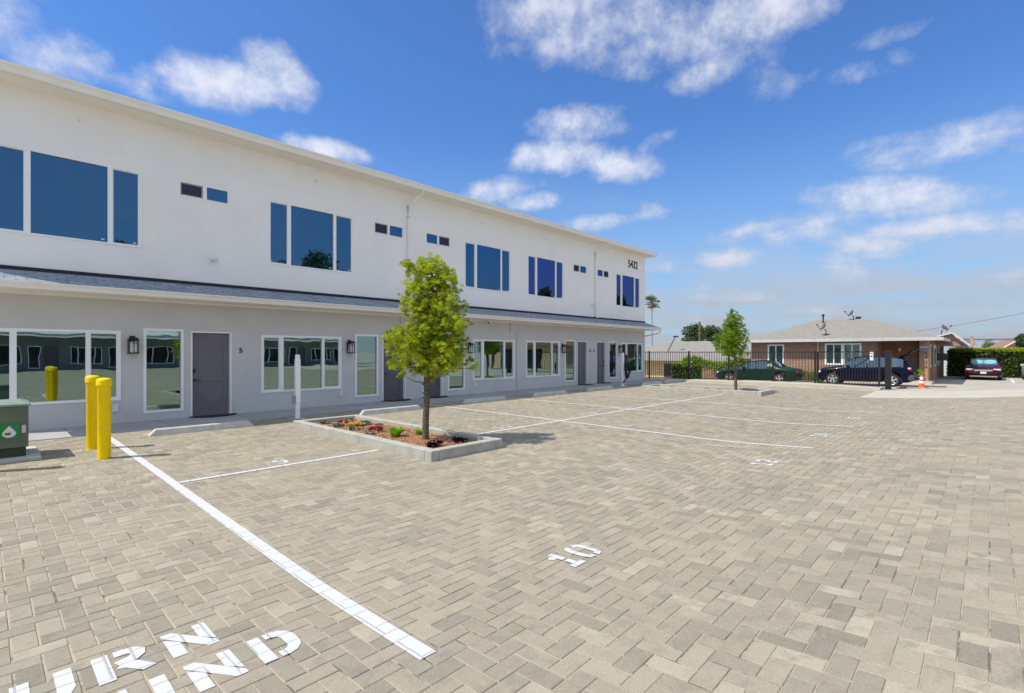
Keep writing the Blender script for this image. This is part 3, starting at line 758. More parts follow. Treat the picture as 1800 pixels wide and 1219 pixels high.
for i, (x0, x1, z0, z1, mu) in enumerate(upwins): window_parts(bld, OFF, x0, x1, z0, z1, mu, M_GLASS_UP if i < 3 else M_GLASS_UP2, YW, M_VINYL, fr=.035, stickers=True)
for i, (x0, x1, z0, z1, mu, sc) in enumerate(smwins): window_parts(bld, OFF, x0, x1, z0, z1, mu, M_GLASS_UP if i < 3 else M_GLASS_UP2, YW, M_VINYL, fr=.022, screen=sc)
for i, (a, c) in enumerate(doors): door_parts(bld, OFF, a, c, .012, 2.10, YW, M_DOOR if i in (0, 3, 4) else M_DOOR2, handle_left=i in (0, 1, 3))
# thin pilaster reveals beside the doors
# lean-to roof: shingles, fascia gutter, soffit, black flashing
YE = 13.3
b = MB(); x0, x1 = XA - .12, XB + .42
b.loft([[(x0, YE + .02, 2.92), (x0, YE + .02, 2.95), (x0, YW - .002, 3.235), (x0, YW - .002, 3.20)], [(x1, YE + .02, 2.92), (x1, YE + .02, 2.95), (XB + .002, YW - .002, 3.235), (XB + .002, YW - .002, 3.20)]], True, True)
b.quad((x1, YE + .02, 2.95), (XB + .002, YW - .002, 3.235), (XB + .002, YW + 1.5, 3.235), (x1, YW + 1.5, 2.95))
b.build('lower_roof', M_SHING, bld, OFF)
b = MB(); b.box(XA, XB - .0, YW - .03, YW - .004, 3.205, 3.30); b.build('roof_flashing', M_BAND, bld, OFF)
def gutter(b, x0, x1, y, z0, z1, s=1):
    h = z1 - z0
    prof = [(y + .015 * s, z0), (y - .045 * s, z0), (y - .06 * s, z0 + .25 * h), (y - .075 * s, z0 + .55 * h), (y - .11 * s, z0 + .8 * h), (y - .115 * s, z1), (y - .10 * s, z1), (y + .015 * s, z1 - .01)]
    b.prism(prof, 0, x0, x1)
b = MB(); gutter(b, x0 - .02, x1 + .02, YE, 2.81, 2.935); b.build('lower_gutter', M_TRIM, bld, OFF)
b = MB(); b.box(x0, x1, YE + .02, YW - .003, 2.80, 2.82); b.box(XA, XB, YW - .025, YW - .003, 2.755, 2.80)
b.box(XB + .01, x1 - .01, YW + .0, YW + 1.5, 2.80, 2.82); b.build('lower_soffit', M_SOFFIT, bld, OFF)
# main roof
YU = 13.45
b = MB(); b.loft([[(XA - .3, YU, 6.99), (XA - .3, YU, 7.04), (XA - .3, 24.4, 7.62), (XA - .3, 24.4, 7.5)], [(XB + .22, YU, 6.99), (XB + .22, YU, 7.04), (XB + .22, 24.4, 7.62), (XB + .22, 24.4, 7.5)]], True, True)
b.build('main_roof', pmat('white_roof_membrane', (.7, .68, .64), .8), bld, OFF)
b = MB(); b.box(XA - .28, XB + .20, YU + .02, 24.2, 6.875, 6.90); b.box(XB + .19, XB + .215, YU + .02, 24.2, 6.90, 7.02); b.build('main_soffit', M_SOFFIT, bld, OFF)
b = MB(); gutter(b, XA - .32, XB + .24, YU, 6.885, 7.045); b.build('main_gutter', M_TRIM, bld, OFF)
# downspouts
for x, xt in ((9.72, 9.95), (20.62, 20.95)):
    b = MB(); b.tube([(xt, YU - .03, 6.89), (xt, YU + .02, 6.80), (x + .12, YW - .12, 6.52), (x, YW - .05, 6.42), (x, YW - .05, 6.0), (x, YW - .05, 3.36), (x + .08, YW - .12, 3.26)], .035, 10)
    for zz in (6.1, 4.8, 3.6): b.box(x - .05, x + .05, YW - .09, YW - .001, zz, zz + .03)
    b.build('downspout', M_TRIM, bld, OFF, smooth=True)
b = MB(); b.tube([(XB + .40, YE - .05, 2.82), (XB + .40, YE - .03, 2.72), (XB + .34, YE + .12, 2.62), (XB + .10, YW + .05, 2.48), (XB + .05, YW + .2, 2.40), (XB + .05, YW + .22, .2)], .037, 10)
b.build('downspout', M_TRIM, bld, OFF, smooth=True)
# vertical control joints, wall vents, outlets, switches
for (xa, xb, za, zb_) in ((15.015, 15.035, .02, 2.36), (14.62, 14.65, 2.36, 2.78), (9.42, 9.44, 2.12, 2.78)):
    b = MB(); b.box(xa, xb, YW - .004, YW - .001, za, zb_); b.build('control_joint', pmat('dark_joint_grey', (.17, .165, .16), .9), bld, OFF)  # control joints as thin dark grey strips
for x in (2.03, 7.36, 12.72, 17.81):
    b = MB(); b.bbox(x - .055, x + .055, YW - .04, YW - .001, .28, .44, .006); b.box(x - .012, x + .012, YW - .044, YW - .04, .32, .40); b.build('outlet_cover', M_OUT, bld, OFF)
for x in (4.62, 20.25, 20.55): 
    b = MB(); b.bbox(x - .02, x + .02, YW - .018, YW - .001, 1.14, 1.24, .004); b.build('doorbell', M_OUT, bld, OFF)
for x in (1.42, 6.6, 13.1, 16.9):
    b = MB(); b.cylx(YW - .035, YW - .001, x, 6.5, .028, 12); b.build('sprinkler_head', M_OUT, bld, OFF)
# street number on the upper wall, unit numbers beside the doors
def wall_text(txt, x, z, size, name, parent, off, y=YW, bold=.004, sc=1.0):
    t = text_mb(txt, size, .012, bold)
    t.v = [(x + p[0] * sc, y - .02 - p[2], z + p[1]) for p in t.v]
    return t.build(name, M_BLACK, parent, off)
wall_text('5432', 23.72, 6.12, .58, 'street_number', bld, OFF, bold=.0, sc=.88)
wall_text('5', 4.55, 1.58, .18, 'unit_number', bld, OFF, bold=.0)
wall_text('2', 20.17, 1.60, .17, 'unit_number', bld, OFF, bold=.004)
wall_text('1', 20.50, 1.60, .17, 'unit_number', bld, OFF, bold=.004)
wall_text('4', 9.82, 1.60, .17, 'unit_number', bld, OFF, bold=.004)
wall_text('3', 10.2, 1.60, .17, 'unit_number', bld, OFF, bold=.004)

# ceiling fans in the upstairs rooms
for k_, (x, lb) in enumerate(((1.3, 'white ceiling fan seen through the first big upper window'), (6.5, 'white ceiling fan seen through the second big upper window'))):
    o = thing('ceiling_fan', lb, 'ceiling fan', (x, 15.7, 6.2), group='ceiling fans behind the upper windows')
    b = MB(); b.lathe(0, 0, [(.02, 0), (.02, -.3), (.10, -.32), (.12, -.42), (.05, -.46)], 14); b.build('motor', M_OUT, o)
    b = MB(); b.lathe(0, 0, [(.07, -.46), (.11, -.50), (.08, -.56), (.01, -.58)], 14); b.build('globe', M_LANT, o, smooth=True)
    for q in range(5):
        a = q * 1.2566 + .3; c, s_ = math.cos(a), math.sin(a); b = MB()
        P = lambda rr, w_, z_: (c * rr - s_ * w_, s_ * rr + c * w_, z_)
        b.loft([[P(.12, -.04, -.38), P(.12, .04, -.37), P(.12, .04, -.36), P(.12, -.04, -.37)], [P(.66, -.07, -.39), P(.66, .07, -.37), P(.66, .07, -.36), P(.66, -.07, -.38)]], True, True); b.build('blade', M_BARK, o)
# wall lanterns
lant = thing('wall_lantern', 'black wall lantern between the leftmost window and the tall window left of door 5', 'lantern', (2.335, YW, 1.56), group='black wall lanterns on the grey wall')
b = MB(); b.bbox(-.05, .05, -.03, -.001, .12, .40, .006); b.box(-.015, .015, -.14, -.03, .34, .37)
b.bbox(-.10, .10, -.21, -.03, .30, .325, .004); b.bbox(-.075, .075, -.19, -.05, .325, .36, .006); b.box(-.10, .10, -.21, -.03, 0, .02)
for (x, y) in ((-.09, -.2), (.075, -.2), (-.09, -.055), (.075, -.055)): b.box(x, x + .015, y, y + .015, .02, .30)
b.box(-.0075, .0075, -.203, -.195, .02, .30); b.box(-.075, .09, -.2, -.192, .235, .245)
b.build('lantern_frame', M_BLACK, lant)
b = MB(); b.bbox(-.06, .06, -.175, -.07, .03, .27, .01); b.build('lantern_glass', M_LANT, lant)
for x, lb in ((7.62, 'black wall lantern between the two windows just left of the near tree'), (12.43, 'black wall lantern half hidden by the right edge of the near tree crown'),
              (18.06, 'black wall lantern right of the second three-pane window past the near tree'), (22.87, 'black wall lantern above the charging post at the far end of the wall')):
    copy_thing(lant, (x, YW, 1.56), 0, lb)
# door mats (half ovals)
mats = ['black half-oval door mat at the door numbered 5', 'black half-oval door mat left behind the near tree trunk', 'black half-oval door mat just right of the near tree trunk', 'black half-oval door mat at the left door of the far pair', 'black half-oval door mat at the right door of the far pair']
for (a, c), lb in zip(doors, mats):
    b = MB(); n = 18; cx = (a + c) / 2 + .02; z = zf(cx, 12.6) + .014
    prof = [(cx - .52, 13.97)] + [(cx + .52 * math.cos(math.pi + math.pi * i / n), 13.95 - .42 * math.sin(math.pi * i / n)) for i in range(n + 1)] + [(cx + .52, 13.97)]
    b.prism(prof, 2, z, z + .015); o = b.build('door_mat', M_MAT, None, (cx, 13.95, z)); o.location = (cx, 13.95, z)
    tag(o, lb, 'door mat', 'black door mats at the doors')
# security camera and floodlight
o = thing('security_camera', 'white dome security camera under the lean-to soffit right of the near tree', 'camera', (13.15, 13.8, 2.80))
b = MB(); b.lathe(0, 0, [(.06, -.001), (.06, -.03), (.055, -.035)], 18); b.bbox(-.055, .055, -.1, .06, -.13, -.03, .012); b.build('housing', M_OUT, o)
b = MB(); b.lathe(.0, -.075, [(.04, -.07), (.045, -.1), (.03, -.135), (.008, -.145)], 16); b.build('lens_dome', M_BLACK, o, smooth=True)
for x, z, lb in ((3.95, 3.9, 'small white floodlight low on the upper wall left of the second big window'), (20.38, 3.9, 'small white floodlight low on the upper wall left of the far downspout')):
    o = thing('floodlight', lb, 'floodlight', (x, YW, z), group='floodlights on the white wall')
    b = MB(); b.bbox(-.05, .05, -.03, -.001, -.05, .05, .006); b.box(-.015, .015, -.08, -.03, -.015, .015); b.build('mount', M_OUT, o)
    b = MB(); b.bbox(-.10, .10, -.13, -.07, -.045, .045, .012); b.build('lamp_head', M_OUT, o)

# ------------------------------------------------------------------ building on the other side of the lot (seen mirrored in the windows)
OB = (0, -28, 0)
opp = thing('facing_building', 'long grey and white two storey building across the lot, seen mirrored in the lower windows', 'building', OB)
YO = -28.0; zo = zf(5, -28) - .3
def mz(h): return (h[0], h[1], h[2], h[3])
oh = []
for k in range(-3, 4):
    q = k * 10.4
    for (a, c, d, e) in ((-.1 + q, 2.1 + q, .53, 2.05), (2.5 + q, 3.3 + q, .2, 2.1), (3.5 + q, 4.4 + q, .01, 2.1), (5.1 + q, 7.3 + q, .53, 2.05), (7.8 + q, 8.6 + q, .2, 2.1), (8.9 + q, 9.8 + q, .01, 2.1)):
        if c < 30: oh.append((a, c, d, e))
oup = []
for k in range(-3, 4):
    q = k * 10.4
    for (a, c) in ((0.2 + q, 2.5 + q), (5.3 + q, 7.7 + q)):
        if c < 30: oup.append((a, c, 3.96, 5.66))
wall_holes(-32, 30, -.5, 3.2, YO, oh, .12, -1).build('lower_wall', pmat('shaded_grey_stucco', (.19, .22, .23), .9), opp, OB, fix=False)  # grey stucco with the wall's shade put into a darker colour
wall_holes(-32, 30, 3.2, 6.9, YO, oup, .12, -1).build('upper_wall', M_WHITE, opp, OB, fix=False)
M_DARKPANE = pmat('dark_room_glass', (.02, .025, .03), .05)
for (a, c, d, e) in oh:
    if e - d > 2.0: b = MB(); b.box(a, c, YO - .1, YO - .06, d, e); b.build('door', M_DOOR2, opp, OB); continue
    b = MB(); q = .06
    b.box(a, c, YO - .05, YO + .02, d, d + q); b.box(a, c, YO - .05, YO + .02, e - q, e); b.box(a, a + q, YO - .05, YO + .02, d + q, e - q); b.box(c - q, c, YO - .05, YO + .02, d + q, e - q)
    if c - a > 1: b.box(a + .5, a + .58, YO - .05, YO + .02, d + q, e - q); b.box(a + 1.65, a + 1.73, YO - .05, YO + .02, d + q, e - q)
    o = b.build('window', M_VINYL, opp, OB); b = MB(); b.box(a + .03, c - .03, YO - .08, YO - .04, d + .03, e - .03); b.build('pane', M_DARKPANE, o, OB)
for (a, c, d, e) in oup:
    b = MB(); b.box(a, c, YO - .1, YO - .06, d, e); b.build('pane', M_DARKPANE, opp, OB)
b = MB(); b.box(-32, 30, -40, YO - .13, -.4, 6.9); b.build('block', M_WHITE, opp, OB)
b = MB(); b.box(-32.4, 30.4, -40.4, YO + .5, 6.9, 7.05); b.box(-32.3, 30.3, YO + .01, YO + 1.6, 2.82, 2.95); b.build('roof', M_TRIM, opp, OB)  # lower eave made deeper to shade the wall below

# ------------------------------------------------------------------ planters
M_MULCH = pmat('bark_mulch', (.42, .22, .11), .95, (.20, .10, .05), 45, 5, 1.0, 120, lo=.3, hi=.7)
M_CHIP = leaf_material('bark_chips', (.55, .32, .17), (.30, .15, .08), (.44, .24, .12), 0.0, .9)
def planter(X0, Y0, label):
    X1, Y1 = X0 + 1.49, Y0 + 4.76; z0 = -.08; zt = zf(X0, Y0 + 2) + .15; wd = .15
    o = thing('planter_curb', label, 'planter', (X0, Y0, 0))
    of = (X0, Y0, 0)
    segs = [(X0, X0 + wd, Y0, Y0 + .165), (X0, X0 + wd, Y0 + .17, Y0 + 2.05), (X0, X0 + wd, Y0 + 2.055, Y0 + 3.9), (X0, X0 + wd, Y0 + 3.905, Y1),
            (X1 - wd, X1, Y0, Y0 + 2.2), (X1 - wd, X1, Y0 + 2.205, Y1), (X0 + wd + .004, X1 - wd - .004, Y0 + .001, Y0 + wd), (X0 + wd + .004, X1 - wd - .004, Y1 - wd, Y1 - .001)]
    for k, s_ in enumerate(segs):
        b = MB(); b.bbox(*s_, z0, zt - .0006 * (k % 3), .010); b.build('curb_block', M_CURB, o, of, smooth=False)
    b = MB(); nx, ny = 14, 40
    rnd = random.Random(int(X0 * 10))
    for i in range(nx):
        for j in range(ny):
            pass
    hz = {}
    for i in range(nx + 1):
        for j in range(ny + 1): hz[i, j] = zt - .085 + rnd.uniform(-.009, .009) + .015 * math.sin(i * .6) * math.sin(j * .35)
    P = lambda i, j: (X0 + wd - .003 + (1.49 - 2 * wd + .006) * i / nx, Y0 + wd - .003 + (4.76 - 2 * wd + .006) * j / ny, hz[i, j])
    for i in range(nx):
        for j in range(ny): b.quad(P(i, j), P(i + 1, j), P(i + 1, j + 1), P(i, j + 1))
    tag(b.build('mulch_bed', M_MULCH, fix=False), 'reddish bark mulch filling the planter bed', 'mulch', kind='stuff')
    b = MB()
    for k in range(2600 if X0 < 10 else 700):
        x = rnd.uniform(X0 + wd + .02, X1 - wd - .02); y = rnd.uniform(Y0 + wd + .02, Y1 - wd - .02); z = zt - .078 + rnd.uniform(-.006, .012)
        a = rnd.uniform(0, 6.28); l = rnd.uniform(.012, .032); wdt = rnd.uniform(.005, .011); d = Vector((math.cos(a), math.sin(a), rnd.uniform(-.4, .4))) * l; n = Vector((-math.sin(a), math.cos(a), rnd.uniform(-.5, .5))) * wdt
        c = Vector((x, y, z)); b.quad(c - d - n, c + d - n, c + d + n, c - d + n)
    tag(b.build('mulch_chips', M_CHIP, fix=False), 'loose wood chips scattered over the planter bed', 'wood chips', kind='stuff')
    return zt - .08
zm1 = planter(4.53, 5.93, 'near concrete kerbed planter with succulents and the larger young tree')
zm2 = planter(19.2, 5.93, 'far concrete kerbed planter with the smaller young tree')

# succulents and tufts
rp = random.Random(3)
def rosettes(x, y, z, rad, n, mat, label, name='succulent', size=.045, spiky=.5, cat='succulent'):
    b = MB()
    for k in range(n):
        a = rp.uniform(0, 6.28); rr = rad * math.sqrt(rp.random()); cx, cy = rr * math.cos(a), rr * math.sin(a) * .9; cz = rp.uniform(.01, .035) + .035 * (1 - rr / rad)
        s = size * rp.uniform(.75, 1.2)
        for ring, (m_, el, ln) in enumerate(((7, .35, 1.0), (6, .8, .8), (4, 1.2, .55))):
            for q in range(m_):
                t = q * 6.283 / m_ + ring * .5 + rp.uniform(-.2, .2); d = Vector((math.cos(t) * math.cos(el), math.sin(t) * math.cos(el), math.sin(el))); sd_ = Vector((-math.sin(t), math.cos(t), 0))
                p0 = Vector((cx, cy, cz)); L = s * ln * 1.4
                b.quad(p0 - sd_ * s * .12, p0 + d * L * .6 - sd_ * s * spiky * .55, p0 + d * L, p0 + d * L * .6 + sd_ * s * spiky * .55, p0 + sd_ * s * .12)
        b.tube([(cx, cy, -.02), (cx, cy, cz)], .008, 5)
    o = b.build(name, mat, fix=False); o.location = (x, y, z); return tag(o, label, cat)
def tuft(x, y, z, rad, h, n, mat, label):
    b = MB()
    for k in range(n):
        a = rp.uniform(0, 6.28); r0 = rad * .45 * math.sqrt(rp.random()); lean = rp.uniform(.1, 1.0) * rad; a2 = a + rp.uniform(-.6, .6)
        p = Vector((r0 * math.cos(a), r0 * math.sin(a), 0)); hh = h * rp.uniform(.55, 1.0) ; w_ = rp.uniform(.004, .008)
        sd_ = Vector((-math.sin(a2), math.cos(a2), 0)) * w_; t1 = p + Vector((math.cos(a2) * lean * .35, math.sin(a2) * lean * .35, hh * .6)); t2 = p + Vector((math.cos(a2) * lean, math.sin(a2) * lean, hh))
        b.quad(p - sd_, p + sd_, t1 + sd_, t1 - sd_); b.quad(t1 - sd_, t1 + sd_, t2)
    o = b.build('grass_tuft', mat, fix=False); o.location = (x, y, z); return tag(o, label, 'plant')
L_BG = leaf_material('blue_green_succulent', (.16, .28, .24), (.10, .20, .17), (.22, .33, .27), .12)
L_RED = leaf_material('crimson_succulent', (.50, .03, .05), (.30, .02, .04), (.42, .07, .06), .15)
L_YEL = leaf_material('yellow_flowers', (.80, .50, .03), (.70, .34, .02), (.55, .45, .06), .15)
L_GRS = leaf_material('lime_grass', (.26, .48, .02), (.18, .38, .02), (.32, .55, .03), .35)
L_DRK = leaf_material('purple_black_aeonium', (.05, .015, .025), (.03, .012, .02), (.07, .02, .03), .05)
def g(px, py, z):
    u = (px - 900) / 885.0; d = (1.6 - z) * 885 / (py - 619.0); return ((.7254 + .6884 * u) * d, (.6884 - .7254 * u) * d)
def crop5(cx, cy, z): return g(500 + cx * .2222, 710 + cy * .2222, z)
for (cx, cy, rad, n, mt, lb, sz) in (
    (315, 158, .13, 12, L_BG, 'blue-green succulent at the far left end of the near planter', .045),
    (425, 180, .14, 12, L_BG, 'blue-green succulent below the red one, second from the left in the near planter', .045),
    (465, 160, .11, 10, L_RED, 'crimson succulent beside the yellow flowers', .05),
    (555, 178, .17, 16, L_YEL, 'yellow and orange flowering succulent in the near planter', .05),
    (635, 165, .14, 12, L_BG, 'upright blue-green succulent right of the yellow flowers', .055),
    (520, 132, .10, 7, L_BG, 'small blue-green succulent behind the yellow flowers', .04),
    (545, 208, .13, 10, L_BG, 'low blue-green succulent in front of the yellow flowers', .04),
    (715, 212, .16, 18, L_RED, 'wide crimson succulent in the middle of the near planter', .048),
    (678, 240, .11, 8, L_BG, 'small grey-green succulent in front of the wide crimson one', .038),
    (925, 215, .06, 5, L_RED, 'small crimson succulent behind the lime grass tuft', .045),
    (750, 180, .10, 6, L_BG, 'tiny grey-green succulent behind the wide crimson one', .035),
    (1195, 338, .13, 9, L_DRK, 'near purple-black aeonium by the front corner of the planter', .075),
    (1400, 302, .12, 8, L_DRK, 'shaded purple-black aeonium by the right kerb of the planter', .07)):
    x, y = crop5(cx, cy, zm1); rosettes(x, y, zm1, rad, n, mt, lb, size=sz)
x, y = crop5(880, 262, zm1); tuft(x, y, zm1, .15, .20, 420, L_GRS, 'bright lime grass tuft left of the near tree trunk')
x, y = crop5(1072, 246, zm1); tuft(x, y, zm1, .10, .12, 240, L_GRS, 'small lime grass tuft just left of the near trunk')
rosettes(19.75, 9.6, zm2, .13, 8, leaf_material('orange_succulent', (.65, .25, .05), (.5, .2, .05), (.5, .3, .08), .1), 'orange succulent near the left end of the far planter')
rosettes(19.6, 8.1, zm2, .12, 7, L_RED, 'crimson succulent left of the far tree trunk')
tuft(19.65, 7.6, zm2, .12, .12, 160, L_GRS, 'lime grass tuft in the far planter beside its tree')

# ------------------------------------------------------------------ young trees
L_TREE = leaf_material('fern_pine_leaves', (.60, .66, .025), (.32, .44, .02), (.045, .10, .012), .42)  # darkest tone paints the shaded clumps inside the crown
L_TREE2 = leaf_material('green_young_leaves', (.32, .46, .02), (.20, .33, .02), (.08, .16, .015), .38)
def leaf_tuft(b, c, rnd, n, ln, wd, up=.35):
    for k in range(n):
        th = rnd.uniform(0, 6.283); el = rnd.uniform(-.7, 1.3)
        d = Vector((math.cos(th) * math.cos(el), math.sin(th) * math.cos(el), math.sin(el) + up)).normalized()
        s_ = d.cross(Vector((rnd.uniform(-1, 1), rnd.uniform(-1, 1), rnd.uniform(-1, 1))))
        if s_.length < .05: continue
        s_.normalize(); l = ln * rnd.uniform(.6, 1.15); p = c + d * rnd.uniform(0, .25) * ln
        b.quad(p, p + d * l * .45 + s_ * wd, p + d * l, p + d * l * .45 - s_ * wd)
def young_tree(base, clumps, scale, x0, y0, label, leafmat, seed, ntuft, lean=0, leafn=30, name='young_tree'):
    rnd = random.Random(seed)
    o = thing(name, label, 'tree', base, group='young trees in the planters')
    rt = Vector((.6884, -.7254, 0)); dp = Vector((.7254, .6884, 0))
    H = (y0 - min(c[1] - c[2] for c in clumps)) * scale
    top = Vector((0, 0, 0)) + rt * (clumps[0][0] - x0) * scale * .6 + Vector((0, 0, H * .9))
    t = MB(); pts = [(0, 0, -.12), (0, 0, 0)]; n = 9
    for i in range(1, n + 1):
        f = i / n; pts.append((rnd.uniform(-.012, .012) + top.x * f ** 1.5, rnd.uniform(-.012, .012) + top.y * f ** 1.5, top.z * f))
    t.tube(pts, .066, 12, .02); tr = t.build('trunk', M_BARK, o, smooth=True)
    for zz in (.22, .95, .80):
        t = MB(); t.tube([(0.003, 0, zz), (0.003, 0, zz + .028)], .060, 14); t.build('tie_tape', M_TAPE, tr)
    vols = []
    for (cx, cy, r) in clumps:
        lat = (cx - x0) * scale; z = (y0 - cy) * scale; rr = r * scale * (.96 if cx < x0 - 60 else .88)
        hwid = max(abs(c[0] - x0) + c[2] for c in clumps if abs(c[1] - cy) < 90) * scale * .72
        k = 3 if rr > .24 else (2 if rr > .12 else 1)
        for q in range(k):
            off = 0 if k == 1 else (q - (k - 1) / 2) / ((k - 1) / 2) * max(0, hwid - rr * .9) * rnd.uniform(.6, 1)
            vols.append((rt * lat + dp * off + Vector((0, 0, z)), rr))
    b = MB(); tot = sum(v[1] ** 2 for v in vols)
    br = MB()
    for (c, rr) in vols:
        m_ = int(ntuft * rr ** 2 / tot) + 2
        anchor = Vector(pts[min(len(pts) - 1, 2 + int(max(0, (c.z - .25)) / top.z * n))])
        mid = (anchor + c) * .5 + Vector((0, 0, -.03)); br.tube([anchor, mid, c], .012, 5, .004)
        for k in range(m_):
            d = Vector((rnd.gauss(0, 1), rnd.gauss(0, 1), rnd.gauss(0, 1))).normalized(); f = rnd.uniform(.4, 1.0) if rnd.random() < .75 else rnd.uniform(.95, 1.2)
            leaf_tuft(b, c + d * rr * f, rnd, leafn, .062, .0062)
    b.build('crown', leafmat, o, fix=False); br.build('branch', M_BARK, o)
    return o
cl1 = [(365, 75, 32), (355, 120, 55), (290, 125, 55), (205, 140, 45), (430, 165, 60), (320, 190, 90), (440, 235, 70), (240, 230, 55), (235, 300, 65), (350, 290, 100), (450, 330, 60), (515, 370, 42), (215, 380, 55), (320, 390, 100), (430, 420, 90), (520, 470, 55),
       (215, 520, 65), (120, 555, 58), (300, 510, 105), (420, 540, 105), (530, 560, 42), (85, 590, 38), (180, 620, 80), (300, 630, 105), (430, 650, 100), (520, 640, 42), (90, 715, 38), (165, 720, 50), (265, 720, 70), (370, 735, 70), (470, 710, 60), (590, 735, 26), (560, 700, 30), (320, 790, 36), (160, 775, 22)]
x, y = g(748, 772.5, zm1)
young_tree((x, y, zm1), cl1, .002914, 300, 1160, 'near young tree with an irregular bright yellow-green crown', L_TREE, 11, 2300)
cl2 = [(1190, 185, 34), (1200, 250, 65), (1275, 280, 45), (1170, 330, 65), (1260, 370, 80), (1095, 375, 30), (1180, 440, 95), (1310, 460, 60), (1075, 510, 60), (1180, 550, 110), (1300, 570, 80), (1045, 590, 50), (1060, 650, 60), (1150, 670, 85), (1270, 680, 85), (1345, 640, 42), (1100, 735, 34), (1200, 745, 40), (1390, 735, 22), (1300, 730, 30)]
x, y = g(1293.5, 687.5, zm2)
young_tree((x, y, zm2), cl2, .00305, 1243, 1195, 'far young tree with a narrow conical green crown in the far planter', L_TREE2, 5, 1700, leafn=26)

# ------------------------------------------------------------------ wheel stops
def wheel_stop(x, y, label):
    L = 1.86; h = .125; z = zf(x, y)
    b = MB(); ring = lambda xx, w0, w1, hh: [(xx, -w0, 0), (xx, -w1, hh * .85), (xx, -w1 + .02, hh), (xx, w1 - .02, hh), (xx, w1, hh * .85), (xx, w0, 0)]
    b.loft([ring(-L / 2, .075, .06, .02), ring(-L / 2 + .11, .075, .055, h), ring(L / 2 - .11, .075, .055, h), ring(L / 2, .075, .06, .02)], True, True)
    o = b.build('wheel_stop', M_STOP); o.location = (x, y, z); o.rotation_euler = (0, 0, R(random.uniform(-.6, .6)))
    return tag(o, label, 'wheel stop', 'concrete wheel stops along the walkway')
for (x, y, lb) in ((3.1, 11.52, 'concrete wheel stop in front of the door numbered 5'), (7.42, 11.4, 'concrete wheel stop behind the near planter and tree'), (11.0, 11.6, 'first concrete wheel stop to the right of the near tree'),
                   (14.25, 11.6, 'second concrete wheel stop to the right of the near tree'), (17.5, 11.6, 'concrete wheel stop in front of the far pair of doors'), (21.9, 11.6, 'concrete wheel stop right of the charging post at the far planter end'), (24.4, 11.75, 'farthest concrete wheel stop beside the iron fence')):
    wheel_stop(x, y, lb)

# ------------------------------------------------------------------ bollards
bol = thing('bollard', 'front yellow bollard of the pair by the white line', 'bollard', (1.27, 9.66, zf(1.27, 9.66)), group='yellow bollards')
b = MB(); b.lathe(0, 0, [(.082, -.1), (.082, 1.10), (.085, 1.105)], 28); b.build('sleeve', M_YEL, bol, smooth=True)
b = MB(); b.lathe(0, 0, [(.084, 1.09), (.097, 1.10), (.097, 1.165), (.090, 1.19), (.07, 1.205), (.03, 1.213), (.001, 1.214)], 28); b.build('cap', M_YEL, bol, smooth=True)
copy_thing(bol, (1.26, 10.72, zf(1.26, 10.72)), 0, 'rear yellow bollard of the pair, nearer the building')
copy_thing(bol, (.02, 9.72, zf(0, 9.72)), 0, 'yellow bollard in front of the green cabinet, its thin shadow on the pavers')

# ------------------------------------------------------------------ green utility cabinet
cab = thing('utility_cabinet', 'green metal utility cabinet with a white drop sticker on a concrete pad', 'cabinet', (-.4, 10.45, 0))
of = (-.4, 10.45, 0); zc = zf(0, 10.5)
b = MB(); b.bbox(-1.5, .62, 10.25, 11.45, -.1, zc + .05, .01); b.build('concrete_pad', M_CONC, cab, of)
b = MB(); b.bbox(-1.2, .46, 10.45, 11.2, zc + .05, zc + .19, .008); b.build('cabinet_base', M_GRN_D, cab, of)
b = MB()
b.bbox(-1.22, .485, 10.41, 11.23, zc + .19, zc + .80, .006)
for i in range(52): xx = -1.19 + i * .032; b.box(xx, xx + .007, 10.407, 10.41, zc + .24, zc + .76)
b.build('cabinet_body', M_GRN, cab, of)
b = MB(); b.loft([[(-1.25, 10.38, zc + .80), (.51, 10.38, zc + .80), (.51, 11.26, zc + .80), (-1.25, 11.26, zc + .80)], [(-1.25, 10.38, zc + .83), (.51, 10.38, zc + .83), (.51, 11.26, zc + .83), (-1.25, 11.26, zc + .83)], [(-1.15, 10.5, zc + .86), (.42, 10.5, zc + .86), (.42, 11.15, zc + .86), (-1.15, 11.15, zc + .86)]], True, True)
b.build('cabinet_lid', pmat('pale_green_lid', (.24, .33, .27), .45), cab, of)
sx0, sz0 = .17, zc + .335
b = MB(); b.box(sx0, sx0 + .215, 10.398, 10.402, sz0, sz0 + .205); st = b.build('sticker', pmat('green_sticker', (.01, .26, .05), .4), cab, of)
dr = []
cxs, czs = sx0 + .108, sz0 + .075
for i in range(25):
    a = -math.pi / 2 + 2 * math.pi * i / 24; r = .062
    x_, z_ = r * 1.2 * math.cos(a), r * math.sin(a)
    if math.sin(a) > .1:
        k = (math.sin(a) - .1) / .9; x_ *= (1 - k) ** .7; z_ = r * .1 + k * .105
    dr.append((cxs + x_, czs + z_))
b = MB(); b.prism(dr[:-1], 1, 10.392, 10.3975); b.build('drop_emblem', M_OUT, st, of)
t_ = text_mb('esi', .055, .002, .002); t_.v = [(cxs - .045 + p[0], 10.389 - p[2], czs - .018 + p[1]) for p in t_.v]; t_.build('emblem_lettering', pmat('dark_green_ink', (.01, .07, .03), .5), st, of)
b = MB(); b.bbox(.41, .455, 10.385, 10.409, zc + .40, zc + .52, .005); b.build('latch', M_ALLOY, cab, of)
for zz in (.27, .70): b = MB(); b.bbox(-.35, -.27, 10.39, 10.409, zc + zz, zc + zz + .05, .004); b.build('hinge', M_GRN_D, cab, of)
b = MB(); b.box(-.12, .0, 10.398, 10.402, zc + .40, zc + .50); b.build('label_plate', M_OUT, cab, of)

